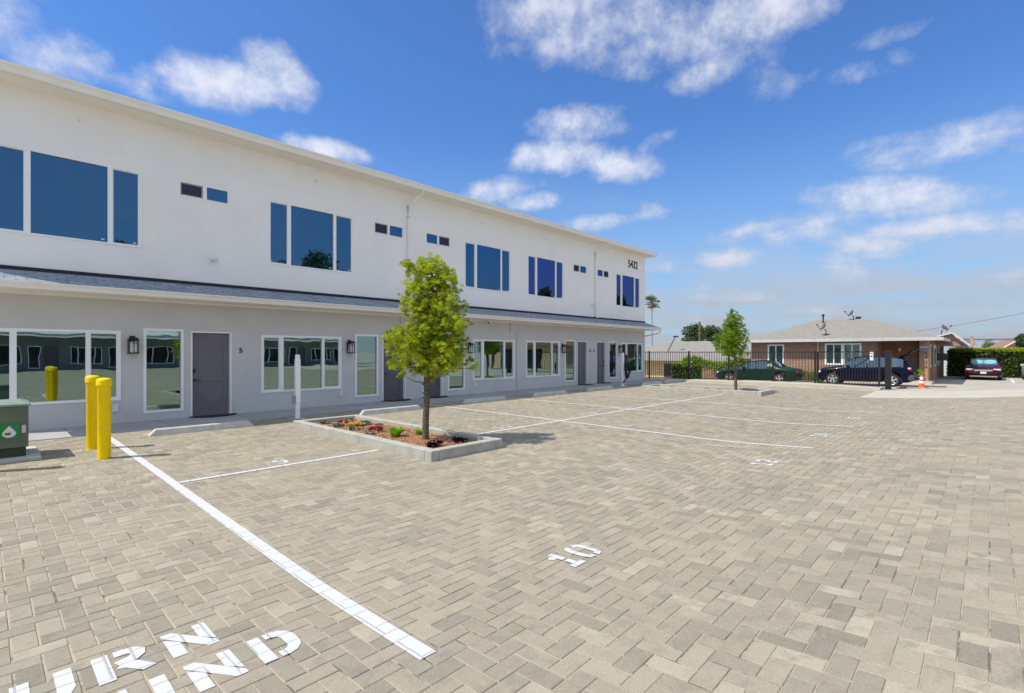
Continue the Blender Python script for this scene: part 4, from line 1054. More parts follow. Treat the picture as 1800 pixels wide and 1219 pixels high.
# ------------------------------------------------------------------ charging posts
def charge_post(x, y, label, charger):
    z = zf(x, y); o = thing('charging_post', label, 'charging post', (x, y, z), group='white charging posts')
    b = MB(); b.bbox(-.16, .16, -.13, .13, -.02, .012, .004); b.build('base_plate', M_ALLOY if not charger else M_VINYL, o)
    b = MB(); b.bbox(-.044, .044, -.04, .04, .01, 1.52, .008); b.bbox(-.055, .055, -.048, .048, .38, 1.42, .008); b.build('post', M_VINYL, o)
    if not charger:
        b = MB(); b.bbox(-.13, -.065, -.03, .03, .36, .56, .008); b.build('junction_box', pmat('grey_box_plastic', (.33, .34, .32), .5), o)
    else:
        b = MB(); b.bbox(.06, .27, -.10, .06, .92, 1.44, .04); b.build('charger_box', M_BLACK, o)
        b = MB(); b.bbox(.10, .20, -.13, -.07, .98, 1.12, .02); b.build('plug_holder', M_VINYL, o)
        b = MB(); pts = []
        for k in range(70):
            a = k / 70 * 2 * math.pi * 5; q = 1.0 + .3 * math.sin(k * 1.7); pts.append((.19 + .17 * q * math.sin(a), -.10 - .07 * (k / 70), .74 + .30 * q * math.cos(a)))
        pts = [(.15, -.09, .98)] + pts + [(.12, -.12, .35), (-.05, -.12, .22), (-.1, -.06, .15)]
        b.tube(pts, .032, 7); b.build('cable', M_BLACK, o, smooth=True)
    return o
charge_post(5.17, 11.93, 'bare white charging post at the back corner of the near planter', False)
charge_post(20.15, 12.15, 'white charging post with a black charger and coiled cable at the far end', True)

# ------------------------------------------------------------------ iron fence and gate (along Y at X = 26)
XF = 26.0
def fence(y0, y1, zb0, zb1, zt, posts, label, step=.125):
    o = thing('iron_fence', label, 'fence', (XF, y0, 0)); of = (XF, y0, 0)
    zb = fbase
    b = MB(); n = int((y1 - y0) / step)
    for i in range(n):
        y = y0 + (i + .5) * (y1 - y0) / n
        b.box(XF - .009, XF + .009, y - .009, y + .009, zb(y) + .04, zt + .03)
    b.build('pickets', M_BLACK, o, of)
    b = MB(); b.box(XF - .018, XF + .018, y0, y1, zt - .03, zt); b.build('rail', M_BLACK, o, of)
    b = MB(); b.loft([[(XF - .018, q, zb(q) + .03), (XF + .018, q, zb(q) + .03), (XF + .018, q, zb(q) + .07), (XF - .018, q, zb(q) + .07)] for q in frange(y0, y1, .4)], True, True); b.build('rail', M_BLACK, o, of)
    for y in posts:
        b = MB(); b.bbox(XF - .035, XF + .035, y - .035, y + .035, zb(y) - .02, zt + .05, .004); b.build('post', M_BLACK, o, of)
    return o
fence(5.7, 14.9, .085, .085, 1.60, (13.97, 11.66, 9.57, 7.5, 5.74), 'long black iron picket fence in front of the tan house and green car')
o = thing('sliding_gate', 'black iron sliding gate with a heavy frame in front of the blue car', 'gate', (XF - .08, 3.3, 0)); of = (XF - .08, 3.3, 0); xg = XF - .08
b = MB(); n = 21
for i in range(n): y = 3.42 + (5.64 - 3.42) * (i + .5) / n; b.box(xg - .009, xg + .009, y - .009, y + .009, fbase(y) + .05, 1.60)
b.build('pickets', M_BLACK, o, of)
b = MB(); b.loft([[(xg - .025, q, fbase(q) + .02), (xg + .025, q, fbase(q) + .02), (xg + .025, q, fbase(q) + .09), (xg - .025, q, fbase(q) + .09)] for q in frange(3.38, 5.66, .3)], True, True); b.box(xg - .025, xg + .025, 3.38, 5.66, 1.58, 1.62); b.box(xg - .025, xg + .025, 3.33, 3.40, .14, 1.66); b.box(xg - .022, xg + .022, 5.60, 5.66, .22, 1.58)
b.tube([(xg, 3.4, 1.56), (xg, 4.2, .98)], .02, 4); b.build('gate_frame', M_BLACK, o, of)
b = MB(); b.bbox(XF - .12, XF + .12, 2.97, 3.17, -.15, 1.66, .008); b.box(XF - .09, XF - .03, 3.17, 3.30, 1.54, 1.62); b.box(XF - .09, XF - .03, 3.17, 3.30, .2, .26); b.box(XF - .16, XF - .12, 3.0, 3.04, -.2, .1)
tag(b.build('gate_post', M_BLACK, None, (XF, 3.07, 0)), 'thick black steel catch post at the end of the gate', 'post').location = (XF, 3.07, 0)
o = thing('warning_sign', 'small white sign with red markings fixed near the top of the gate', 'sign', (XF - .12, 3.62, 1.42))
b = MB(); b.bbox(-.008, .0, -.06, .06, -.18, .18, .002); b.build('sign_plate', M_OUT, o)
b = MB(); b.box(-.012, -.009, -.045, .045, .10, .135); b.build('sign_heading', pmat('red_ink', (.5, .03, .03), .5), o)
b = MB(); b.box(-.012, -.009, -.03, .03, -.04, .03); b.build('sign_symbol', pmat('red_ink', (.5, .03, .03), .5), o)
# low kerb with gravel strip by the gate
b = MB(); b.bbox(26.9, 27.15, -.2, 2.9, -.3, .12, .02); tag(b.build('kerb', pmat('worn_brown_kerb', (.42, .30, .17), .95, (.26, .18, .11), 6, 6, .8, 60)), kind='structure')

# ------------------------------------------------------------------ brown house
HZ = -.31; HO = (38.6, 2.6, HZ)
house = thing('brown_house', 'single storey brown clapboard house with a tan hip roof and a recessed porch', 'house', HO)
hx0, hx1, hy0, hy1 = 38.6, 50.6, 2.55, 12.6
yp = 5.05   # porch runs from hy0 to yp
def xw_holes(X, y0, y1, z0, z1, holes):
    b = MB(); ys = sorted({y0, y1} | {h[0] for h in holes} | {h[1] for h in holes}); zs = sorted({z0, z1} | {h[2] for h in holes} | {h[3] for h in holes})
    for i in range(len(ys) - 1):
        for j in range(len(zs) - 1):
            cy, cz = (ys[i] + ys[i + 1]) / 2, (zs[j] + zs[j + 1]) / 2
            if any(h[0] < cy < h[1] and h[2] < cz < h[3] for h in holes): continue
            b.quad((X, ys[i], zs[j]), (X, ys[i + 1], zs[j]), (X, ys[i + 1], zs[j + 1]), (X, ys[i], zs[j + 1]))
    return b
def ywin(px, X):   # photo column -> Y on plane X
    u = (px - 900) / 885.0; return X * (.6884 - .7254 * u) / (.7254 + .6884 * u)
def zwin(px, py, X):
    u = (px - 900) / 885.0; d = X / (.7254 + .6884 * u); return 1.6 + (619 - py) / 885.0 * d
hw = []
for (pa, pb, pt, pl, nm) in ((1349.5, 1378.5, 606, 640, 1), (1450, 1514.5, 604, 641.5, 3)):
    ya, yb = ywin(pb, hx0), ywin(pa, hx0); hw.append((ya, yb, zwin(pa, pl, hx0), zwin(pa, pt, hx0), nm))
xw_holes(hx0, yp, hy1, HZ, 2.45, [h[:4] for h in hw]).build('front_wall', M_SIDING, house, HO, fix=False)
b = MB(); b.quad((hx0, yp, HZ), (hx0 + 1.6, yp, HZ), (hx0 + 1.6, yp, 2.45), (hx0, yp, 2.45)); b.quad((hx0 + 1.6, yp, HZ), (hx0 + 1.6, hy0 + .35, HZ), (hx0 + 1.6, hy0 + .35, 2.45), (hx0 + 1.6, yp, 2.45)); b.build('porch_wall', M_PANEL, house, HO, fix=False)
b = MB(); b.quad((hx0 + 1.2, hy0 + .2, HZ), (hx1, hy0 + .2, HZ), (hx1, hy0 + .2, 2.45), (hx0 + 1.2, hy0 + .2, 2.45)); b.quad((hx1, hy0, HZ), (hx1, hy1, HZ), (hx1, hy1, 2.45), (hx1, hy0, 2.45)); b.quad((hx0, hy1, HZ), (hx1, hy1, HZ), (hx1, hy1, 2.45), (hx0, hy1, 2.45))
b.quad((hx0 + 1.2, hy0 + .2, HZ), (hx0 + 1.2, hy0 + .6, HZ), (hx0 + 1.2, hy0 + .6, 2.45), (hx0 + 1.2, hy0 + .2, 2.45))
b.build('side_wall', siding('taupe_lap_siding', (.40, .29, .21), .2), house, HO, fix=False)
b = MB(); b.box(hx0 - .05, hx0 + .5, yp + .003, yp + .09, HZ, 2.45); b.build('corner_trim', pmat('brown_trim_paint', (.27, .15, .10), .7), house, HO)
b = MB(); b.bbox(hx0 - .4, hx0 + 1.6, hy0 - .1, yp + .3, HZ - .1, HZ + .16, .01); b.build('porch_slab', M_CONC, house, HO)
M_POST = pmat('orange_brown_post_paint', (.46, .25, .12), .7)
for (yy, xx) in ((hy0 + .08, hx0 - .1), (hy0 + .05, hx0 + 3.3)):
    b = MB(); b.bbox(xx, xx + .15, yy, yy + .17, HZ + .1, 2.45, .006); b.build('porch_post', M_POST, house, HO)
t_ = text_mb('5', .20, .003, .004)
for k, ch in enumerate('5426'):
    t_ = text_mb(ch, .24, .003, .004); t_.v = [(hx0 - .105 - p[2], hy0 + .235 - p[0], 1.55 - k * .27 + p[1] - .1) for p in t_.v]; t_.build('house_number', M_BLACK, house, HO)
b = MB(); b.bbox(hx0 + 1.5, hx0 + 1.6, 4.1, 4.2, 1.65, 1.85, .01); b.build('porch_light', M_LANT, house, HO)
for (ya, yb, za, zb, nm) in hw:
    b = MB(); q = .10; xo = hx0 - .03
    b.box(xo, hx0 + .05, ya, yb, za, za + q); b.box(xo, hx0 + .05, ya, yb, zb - q, zb); b.box(xo, hx0 + .05, ya, ya + q, za + q, zb - q); b.box(xo, hx0 + .05, yb - q, yb, za + q, zb - q)
    ms = [(ya + yb) / 2] if nm == 1 else [ya + (yb - ya) * k / 4 for k in (1, 2, 3)]
    for k, m_ in enumerate(ms): ww = .03 if not (nm == 3 and k == 1) else .09; b.box(xo, hx0 + .05, m_ - ww, m_ + ww, za + q, zb - q)
    o = b.build('window', M_VINYL, house, HO)
    b = MB(); b.quad((hx0 + .02, ya, za), (hx0 + .02, yb, za), (hx0 + .02, yb, zb), (hx0 + .02, ya, zb)); b.build('pane', M_GLASS_HOUSE, o, HO, fix=False)
    b = MB(); nb = 24
    for k in range(nb): zz = za + .1 + (zb - za - .7) * k / nb; b.quad((hx0 + .09, ya + .1, zz), (hx0 + .09, yb - .1, zz), (hx0 + .10, yb - .1, zz + .05), (hx0 + .10, ya + .1, zz + .05))
    b.build('blind', pmat('cream_blind', (.62, .62, .50), .7), o, HO, fix=False)
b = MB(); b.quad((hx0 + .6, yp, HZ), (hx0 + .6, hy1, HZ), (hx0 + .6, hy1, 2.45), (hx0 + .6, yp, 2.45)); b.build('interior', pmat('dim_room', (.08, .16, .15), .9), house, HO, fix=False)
# side windows and air conditioner
for (xa, xb) in ((41.3, 43.0), (44.2, 46.2), (48.2, 49.6)):
    b = MB(); yy = hy0 + .2; q = .1
    b.box(xa, xb, yy - .04, yy + .03, .62, .72); b.box(xa, xb, yy - .04, yy + .03, 1.98, 2.08); b.box(xa, xa + q, yy - .04, yy + .03, .72, 1.98); b.box(xb - q, xb, yy - .04, yy + .03, .72, 1.98)
    o = b.build('window', M_VINYL, house, HO); b = MB(); b.box(xa + .05, xb - .05, yy - .012, yy - .004, .68, 2.02); b.build('pane', M_DARKPANE, o, HO)
b = MB(); b.bbox(46.4, 47.1, hy0 - .35, hy0 + .19, 1.0, 1.5, .02); b.build('air_conditioner', pmat('dark_unit_grey', (.05, .055, .06), .5), house, HO)
# hip roof
ex0, ex1, ey0, ey1, ez = 38.0, 51.2, 2.02, 13.1, 2.44
rz = 4.06; r0 = (44.6, 6.68, rz); r1 = (44.6, 9.72, rz)
b = MB(); A_, B_, C_, D_ = (ex0, ey0, ez), (ex1, ey0, ez), (ex1, ey1, ez), (ex0, ey1, ez)
b.quad(A_, D_, r1, r0); b.quad(B_, A_, r0); b.quad(C_, B_, r0, r1); b.quad(D_, C_, r1)
rf = b.build('hip_roof', M_TANROOF, house, HO)
b = MB(); b.box(ex0 + .02, ex1 - .02, ey0 + .02, ey1 - .02, ez - .12, ez - .10); b.build('soffit', pmat('brown_soffit', (.20, .12, .08), .8), house, HO)
M_HG = pmat('pale_grey_gutter', (.60, .60, .59), .5)
b = MB(); b.box(ex0 - .1, ex0, ey0 - .1, ey1 + .1, ez - .17, ez + .02); b.box(ex0, ex1, ey0 - .1, ey0, ez - .17, ez + .02); b.box(ex0, ex1, ey1, ey1 + .1, ez - .17, ez + .02); b.build('gutter', M_HG, house, HO)
b = MB(); b.box(hx0 - .06, hx0 - .02, ywin(1438, hx0) - .03, ywin(1438, hx0) + .03, HZ, ez - .1); b.build('downspout', M_HG, house, HO)
# rear wing with a gable
b = MB(); gx0, gx1, gy0, gy1 = 45.4, 52.5, .95, 3.2
b.loft([[(gx0, gy0, 2.05), (gx0, (gy0 + gy1) / 2 - .2, 2.95), (gx0, gy1, 2.55), (gx0, gy1, 2.45), (gx0, (gy0 + gy1) / 2 - .2, 2.85), (gx0, gy0, 1.95)], [(gx1, gy0, 2.05), (gx1, (gy0 + gy1) / 2 - .2, 2.95), (gx1, gy1, 2.55), (gx1, gy1, 2.45), (gx1, (gy0 + gy1) / 2 - .2, 2.85), (gx1, gy0, 1.95)]], True, True)
b.build('wing_roof', pmat('pale_fascia', (.66, .65, .61), .6), house, HO)
b = MB(); b.prism([(1.25, 2.0), (1.25, 2.12), (1.9, 2.8), (3.0, 2.5), (3.0, 2.0)], 0, 45.7, 45.8); b.build('gable_panel', M_SIDING, house, HO)
b = MB(); b.prism([(6.9, 4.0), (6.9, 4.2), (7.2, 4.2), (7.2, 4.0)], 0, 44.5, 44.8); b.build('roof_vent', M_BLACK, house, HO)
def roofz(x, y):
    return min(ez + (x - ex0) * (rz - ez) / (44.6 - ex0), ez + max(0, y - ey0) * (rz - ez) / (6.68 - ey0), ez + (ey1 - y) * (rz - ez) / (ey1 - 9.72))
def dish(x, y, z, az, label, size=.27, grey=.5):
    o = thing('satellite_dish', label, 'satellite dish', (x, y, z), group='satellite dishes on the brown house')
    b = MB(); b.bbox(-.12, .12, -.12, .12, -.03, .02, .005); b.tube([(0, 0, 0), (0, 0, .3), (math.cos(az) * .08, math.sin(az) * .08, .42)], .03, 8); b.build('mast', M_BLACK, o)
    ax = Vector((math.cos(az) * .8, math.sin(az) * .8, .6)).normalized(); u_ = ax.cross(Vector((0, 0, 1))).normalized(); v_ = u_.cross(ax); c0 = Vector((math.cos(az) * .1, math.sin(az) * .1, .52))
    b = MB(); rings = []
    for (r, d) in ((.001, 0), (.45, .03), (.8, .09), (1, .14), (1, .12), (.8, .07), (.45, .01), (.001, -.02)):
        rings.append([tuple(c0 + (u_ * math.cos(t * .3927) + v_ * math.sin(t * .3927)) * r * size + ax * d) for t in range(16)])
    b.loft(rings, True, True); b.build('reflector', pmat('dish_grey', (.16, .165, .18), .5), o, smooth=True)
    tip = c0 + ax * .5 - v_ * .12
    b = MB(); b.tube([tuple(c0 - v_ * size), tuple(tip)], .015, 6); b.tube([tuple(tip), tuple(tip - ax * .1)], .045, 8); b.build('feed_arm', M_BLACK, o)
p = (39.2, ywin(1452, 39.2)); dish(p[0], p[1], roofz(*p), R(118), 'satellite dish low on the front slope of the tan roof')
p = (44.3, ywin(1500.5, 44.3)); dish(p[0], p[1], roofz(*p) - .1, R(112), 'dark satellite dish on the ridge of the tan roof')
p = (47.0, ywin(1655, 47.0)); dish(p[0], p[1], 2.75, R(-72), 'satellite dish at the right end of the roof by the gable')
p = (43.5, ywin(1447, 43.5)); b = MB(); z_ = roofz(*p); b.lathe(0, 0, [(.12, -.05), (.10, .02), (.05, .04), (.05, .48), (.10, .5), (.10, .6), (.03, .64)], 12)
o = b.build('vent_pipe', M_BLACK, smooth=True); o.location = (p[0], p[1], z_); tag(o, 'dark capped vent pipe standing on the tan roof ridge', 'vent')

# ------------------------------------------------------------------ tan house (lower ground, left)
TO = (41, 14.5, -1.4)
th = thing('tan_house', 'low tan house with a pale grey hip roof seen through the fence', 'house', TO)
b = MB(); b.box(42, 52, 15.2, 27.5, -1.5, 1.05); b.build('wall', M_TANWALL, th, TO)
b = MB(); tz = 1.03; A_, B_, C_, D_ = (41.3, 14.3, tz), (52.8, 14.3, tz), (52.8, 28.2, tz), (41.3, 28.2, tz); r0 = (47, 19.2, 2.62); r1 = (47, 22.6, 2.62)
b.quad(A_, D_, r1, r0); b.quad(B_, A_, r0); b.quad(C_, B_, r0, r1); b.quad(D_, C_, r1); b.build('roof', pmat('pale_grey_roof', (.30, .28, .24), .9, (.24, .225, .195), 2.5, 6, .4, 50), th, TO)
b = MB(); b.box(41.2, 41.32, 14.2, 28.3, tz - .2, tz + .02); b.box(41.32, 52.9, 14.2, 14.32, tz - .2, tz + .02); b.box(41.35, 52.7, 14.35, 28.1, tz - .15, tz - .13); b.build('eave', pmat('grey_eave', (.40, .39, .35), .7), th, TO)
b = MB(); b.box(41.95, 42.02, ywin(1181, 42), ywin(1168, 42), -.6, .55); b.build('window', M_DARKPANE, th, TO)
b = MB(); q = at(1174, 601, 46); b.tube([(q.x, q.y, q.z - .9), (q.x + .25, q.y - .6, q.z + .45)], .04, 6); b.bbox(q.x + .1, q.x + .4, q.y - .85, q.y - .45, q.z + .4, q.z + .52, .02); tag(b.build('roof_antenna', M_BLACK, None, tuple(q)), 'leaning dark antenna mast on the pale grey roof', 'antenna').location = tuple(q)

# ------------------------------------------------------------------ vegetation
def crown_mb(rnd, vols, leaf, n, wd=.35, flat=0):
    b = MB(); tot = sum(v[3] ** 2 for v in vols)
    for (x, y, z, r) in vols:
        for k in range(int(n * r * r / tot)):
            d = Vector((rnd.gauss(0, 1), rnd.gauss(0, 1), rnd.gauss(0, 1))).normalized(); c = Vector((x, y, z)) + d * r * rnd.uniform(.6, 1.08)
            a = Vector((rnd.gauss(0, 1), rnd.gauss(0, 1), rnd.gauss(0, 1))).normalized(); e = a.cross(d); 
            if e.length < .1: continue
            e.normalize(); l = leaf * rnd.uniform(.6, 1.3)
            b.quad(c - a * l, c + e * l * wd * 1.4, c + a * l, c - e * l * wd * 1.4)
    return b
def tree(base, H, W_, mat, label, seed, n=2600, leaf=.16, trunk=.16, crown0=.3, nv=16, name='tree', group=None):
    rnd = random.Random(seed); o = thing(name, label, 'tree', base, group=group); vols = []
    for k in range(nv):
        f = rnd.uniform(crown0 + .05, .93); wmax = W_ / 2 * math.sqrt(max(.05, 1 - ((f - (crown0 + 1) / 2) / ((1 - crown0) / 2)) ** 2)); a = rnd.uniform(0, 6.28); rr = wmax * rnd.uniform(0, .7)
        vols.append((rr * math.cos(a), rr * math.sin(a), f * H, W_ * rnd.uniform(.13, .24)))
    crown_mb(rnd, vols, leaf, n).build('crown', mat, o, fix=False)
    t = MB(); t.tube([(0, 0, -.3), (.05, 0, H * crown0), (0, .05, H * .75)], trunk, 8, trunk * .3)
    for v in vols[::3]: t.tube([(0.03, 0, H * crown0 * .9), (v[0] * .5, v[1] * .5, v[2] * .8), (v[0], v[1], v[2])], trunk * .35, 5, trunk * .1)
    t.build('trunk', M_BARK, o); return o
L_DK = leaf_material('dark_ficus_leaves', (.045, .07, .02), (.025, .045, .015), (.07, .10, .025), .15)
L_MID = leaf_material('olive_leaves', (.12, .16, .06), (.08, .11, .04), (.15, .19, .08), .2)
L_JAC = leaf_material('jacaranda_blossom', (.30, .25, .48), (.22, .18, .38), (.16, .19, .15), .2)
L_HEDGE = leaf_material('hedge_leaves', (.055, .10, .018), (.03, .06, .012), (.09, .14, .02), .2)
L_HTOP = leaf_material('hedge_new_growth', (.48, .52, .03), (.34, .42, .02), (.30, .38, .03), .4)
def far(px, d): q = at(px, 619, d); return (q.x, q.y, -.35 if q.y < 13 else -1.4)
tree(far(1222, 80), 7.7, 4.4, L_DK, 'dark evergreen tree behind the bare pole', 21, n=5200, leaf=.19, nv=26)
tree(far(1250, 84), 7.2, 4.4, L_DK, 'dark evergreen tree right of the bare pole, left of the far young tree', 22, n=5200, leaf=.19, nv=26)
tree(far(1196, 95), 4.0, 2.4, L_DK, 'small dark tree peeping over the pale grey roof', 23, n=900, leaf=.18)
tree(far(1690, 120), 5.0, 5.2, L_JAC, 'purple flowering jacaranda tree beyond the hedge', 24, leaf=.17, nv=22)
tree(far(1738, 110), 4.3, 4.2, L_MID, 'grey-green rounded tree beyond the hedge', 25, leaf=.17, nv=20)
tree(far(1802, 66), 4.2, 2.4, L_DK, 'dark tree at the right edge beside the red-brown roof', 26, leaf=.14)
tree(far(1610, 90), 5.9, 2.0, L_MID, 'small green treetop peeping over the tan roof', 28, n=900, leaf=.14)
tree(far(1762, 100), 3.2, 2.0, L_MID, 'small grey-green bush right of the rounded tree beyond the hedge', 29, n=600, leaf=.14)
# trees behind the facing building (mirrored in the upper windows)
rt_ = random.Random(9)
for k, (x, y, H, lb) in enumerate(((34.5, -46, 17, 'tall dark tree mirrored in the middle pane of the second big upper window'), (38.5, -46, 15.2, 'rounded tree mirrored in the right pane of the second big upper window'), (31.5, -47, 15, 'tree mirrored in the left pane of the second big upper window'),
        (11.4, -46, 15.2, 'treetop mirrored low in the right pane of the first big upper window'), (53, -16, 10.6, 'tree by the drive mirrored in the fourth big upper window'), (72, -16, 11.4, 'tall tree by the street mirrored in the last big upper window'), (77, -13, 10.2, 'lower tree by the street beside the tall one, mirrored in the last window'),
        (46, -20, 6, 'bushy tree across the drive, mirrored in the lower windows past the near tree'), (40, -13, 5, 'leafy small tree beside the drive out of frame'), (16, -45, 14.6, 'treetop behind the facing building, right of the first mirrored one'))):
    tree((x, y, -.2), H, min(8, H * .5), L_DK if k % 2 else L_MID, lb, 40 + k, n=2200, leaf=.32, nv=18)
# low neighbouring hut mirrored in the lower windows
hut = thing('garage', 'tan garage with a red-brown roof across the drive, mirrored in the lower windows', 'garage', (44, -9, -.31))
b = MB(); b.box(44, 52, -17, -7, -.5, 2.4); b.build('wall', M_TANWALL, hut, (44, -9, -.31))
b = MB(); b.loft([[(43.5, -17.6, 2.3), (43.5, -12, 4.0), (43.5, -6.4, 2.3)], [(52.5, -17.6, 2.3), (52.5, -12, 4.0), (52.5, -6.4, 2.3)]], True, True); b.build('roof', pmat('red_brown_roof', (.30, .15, .10), .9, (.22, .11, .08), 3, 5), hut, (44, -9, -.31))
b = MB(); b.box(43.95, 43.99, -15.5, -9, -.3, 1.9); b.build('garage_door', M_DARKPANE, hut, (44, -9, -.31))

# hedge
def hedge(x0, x1, y0, y1, z0, z1, n, leaf, label, mat, topmat=None, seed=1, topn=0):
    rnd = random.Random(seed); o = thing('hedge', label, 'hedge', ((x0 + x1) / 2, (y0 + y1) / 2, z0)); of = ((x0 + x1) / 2, (y0 + y1) / 2, z0)
    b = MB()
    for k in range(n):
        f = rnd.random()
        if f < .5: p = Vector((x0 + rnd.gauss(0, .06), rnd.uniform(y0, y1), rnd.uniform(z0, z1)))
        elif f < .75: p = Vector((rnd.uniform(x0, x1), y0 + rnd.gauss(0, .06) if rnd.random() < .5 else y1 + rnd.gauss(0, .06), rnd.uniform(z0, z1)))
        else: p = Vector((rnd.uniform(x0, x1), rnd.uniform(y0, y1), z1 + rnd.gauss(0, .04)))
        p.x += .10 * math.sin(p.y * 2.3 + p.z * 3); a = Vector((rnd.gauss(0, 1), rnd.gauss(0, 1), rnd.gauss(0, 1))).normalized(); e = a.cross(Vector((rnd.gauss(0, 1), rnd.gauss(0, 1), rnd.gauss(0, 1)))).normalized(); l = leaf * rnd.uniform(.6, 1.3)
        b.quad(p - a * l, p + e * l * .6, p + a * l, p - e * l * .6)
    b.build('foliage', mat, o, of, fix=False)
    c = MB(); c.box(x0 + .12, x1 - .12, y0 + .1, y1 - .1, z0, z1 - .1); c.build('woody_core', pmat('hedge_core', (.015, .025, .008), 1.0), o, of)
    if topmat:
        b = MB()
        for k in range(topn):
            p = Vector((rnd.uniform(x0 - .1, x1), rnd.uniform(y0, y1), z1 + rnd.uniform(-.18, .12))); leaf_tuft(b, p, rnd, 4, leaf * 1.6, leaf * .35, .9)
        b.build('new_growth', topmat, o, of, fix=False)
    return o
hedge(52.2, 53.4, -14, 2.3, -.31, 1.72, 26000, .075, 'tall clipped green hedge behind the dark red car', L_HEDGE, L_HTOP, 3, 9000)
hedge(37.0, 38.6, ywin(1236, 37), ywin(1182, 37), -1.4, .60, 9000, .085, 'dense green shrub in front of the tan house wall', L_HEDGE, L_HTOP, 4, 700)
b = MB(); rnd = random.Random(5)
q0 = ywin(1306, 35.5); q1 = ywin(1200, 35.5)
o = thing('climbing_vine', 'bright green vine trailing along the top of the wooden fence', 'vine', (35.6, q0, .8)); of = (35.6, q0, .8)
for k in range(1500):
    y = rnd.uniform(q0, q1); p = Vector((35.6 + rnd.gauss(0, .15), y, .72 + .22 * math.sin(y * 1.7) + rnd.gauss(0, .13))); leaf_tuft(b, p, rnd, 4, .16, .05, .3)
b.build('foliage', leaf_material('vine_leaves', (.22, .32, .03), (.12, .2, .02), (.28, .38, .04), .3), o, of, fix=False)
b = MB(); b.tube([(35.6, q0, .7), (35.65, (q0 + q1) / 2, .8), (35.6, q1, .7)], .03, 6); b.build('stem', M_BARK, o, of)
# wooden fence and tan block wall behind the green car
o = thing('wooden_fence', 'brown vertical board fence between the green shrub and the green car', 'fence', (35.4, 14, -.8)); of = (35.4, 14, -.8)
yy = ywin(1272, 35.4)
b = MB(); 
while yy < ywin(1234, 35.4): b.box(35.38, 35.41, yy, yy + .135, -1.3, .62); yy += .14
b.build('boards', pmat('brown_fence_boards', (.30, .19, .12), .85, (.22, .14, .09), 4, 5), o, of)
b = MB(); b.box(35.42, 35.47, ywin(1272, 35.4), ywin(1234, 35.4), .3, .39); b.build('rail', M_BARK, o, of)
b = MB(); b.box(36.2, 36.4, ywin(1318, 36.2), ywin(1268, 36.2), -1.2, .55); tag(b.build('block_wall', pmat('tan_block_wall', (.55, .40, .24), .9, (.48, .35, .21), 3, 4), None, (36.3, 13, 0)), 'low tan wall behind the green car under the vine', 'wall').location = (36.3, 13, 0)
# ornamental grass along the brown house
for k, (pa, pb, lb) in enumerate(((1392, 1418, 'clump of dry green grass behind the tail of the green car'), (1419, 1446, 'clump of dry green grass in front of the nose of the blue car'))):
    rnd = random.Random(70 + k); b = MB(); X = 37.6; ya, yb = ywin(pb, X), ywin(pa, X)
    for i in range(900):
        y = rnd.uniform(ya, yb); x = X + rnd.uniform(-.3, .3); h = rnd.uniform(.35, .8); a = rnd.uniform(0, 6.28); l = rnd.uniform(.02, .16); w_ = .012
        b.quad((x, y - w_, HZ), (x, y + w_, HZ), (x + math.cos(a) * l, y + math.sin(a) * l, HZ + h))
    tag(b.build('ornamental_grass', leaf_material('dry_grass', (.16, .19, .04), (.26, .22, .08), (.10, .14, .03), .3), None, (X, ya, HZ), fix=False), lb, 'plant').location = (X, ya, HZ)

# palm
pb_ = at(1146, 533, 135); o = thing('palm_tree', 'tall fan palm with a thin trunk beyond the building corner', 'palm tree', (pb_.x, pb_.y, -1.4)); H = pb_.z + 1.4
b = MB(); b.tube([(0, 0, -.3), (.1, 0, H * .5), (0, 0, H)], .17, 10, .12); b.build('trunk', pmat('palm_trunk', (.30, .25, .20), .9), o)
rnd = random.Random(12)
for nm, mt, n, e0, e1, ln in (('frond_crown', leaf_material('palm_green', (.10, .15, .05), (.07, .11, .03), (.20, .22, .10), .15), 46, -.6, 1.3, 2.7), ('dead_skirt', pmat('dry_frond', (.32, .24, .15), .9), 18, -1.35, -.7, 1.7)):
    b = MB()
    for k in range(n):
        a = rnd.uniform(0, 6.28); el = rnd.uniform(e0, e1); d = Vector((math.cos(a) * math.cos(el), math.sin(a) * math.cos(el), math.sin(el))); L = ln * rnd.uniform(.8, 1.1); c = Vector((0, 0, H)) + d * L * .5
        s_ = d.cross(Vector((0, 0, 1))).normalized()
        b.tube([(0, 0, H - .1), tuple(c)], .03, 4)
        for q in range(11):
            t = -1.15 + 2.3 * q / 10; dd_ = (d * math.cos(t) + s_ * math.sin(t)); l = L * .55 * (1 - .25 * abs(t)); e = dd_.cross(d.cross(s_)).normalized() * .045; tip = c + dd_ * l - Vector((0, 0, .12 * abs(t) + .1))
            b.quad(c - e * .4, c + e * .4, c + dd_ * l * .6 + e, tip, c + dd_ * l * .6 - e)
    b.build(nm, mt, o, fix=False)

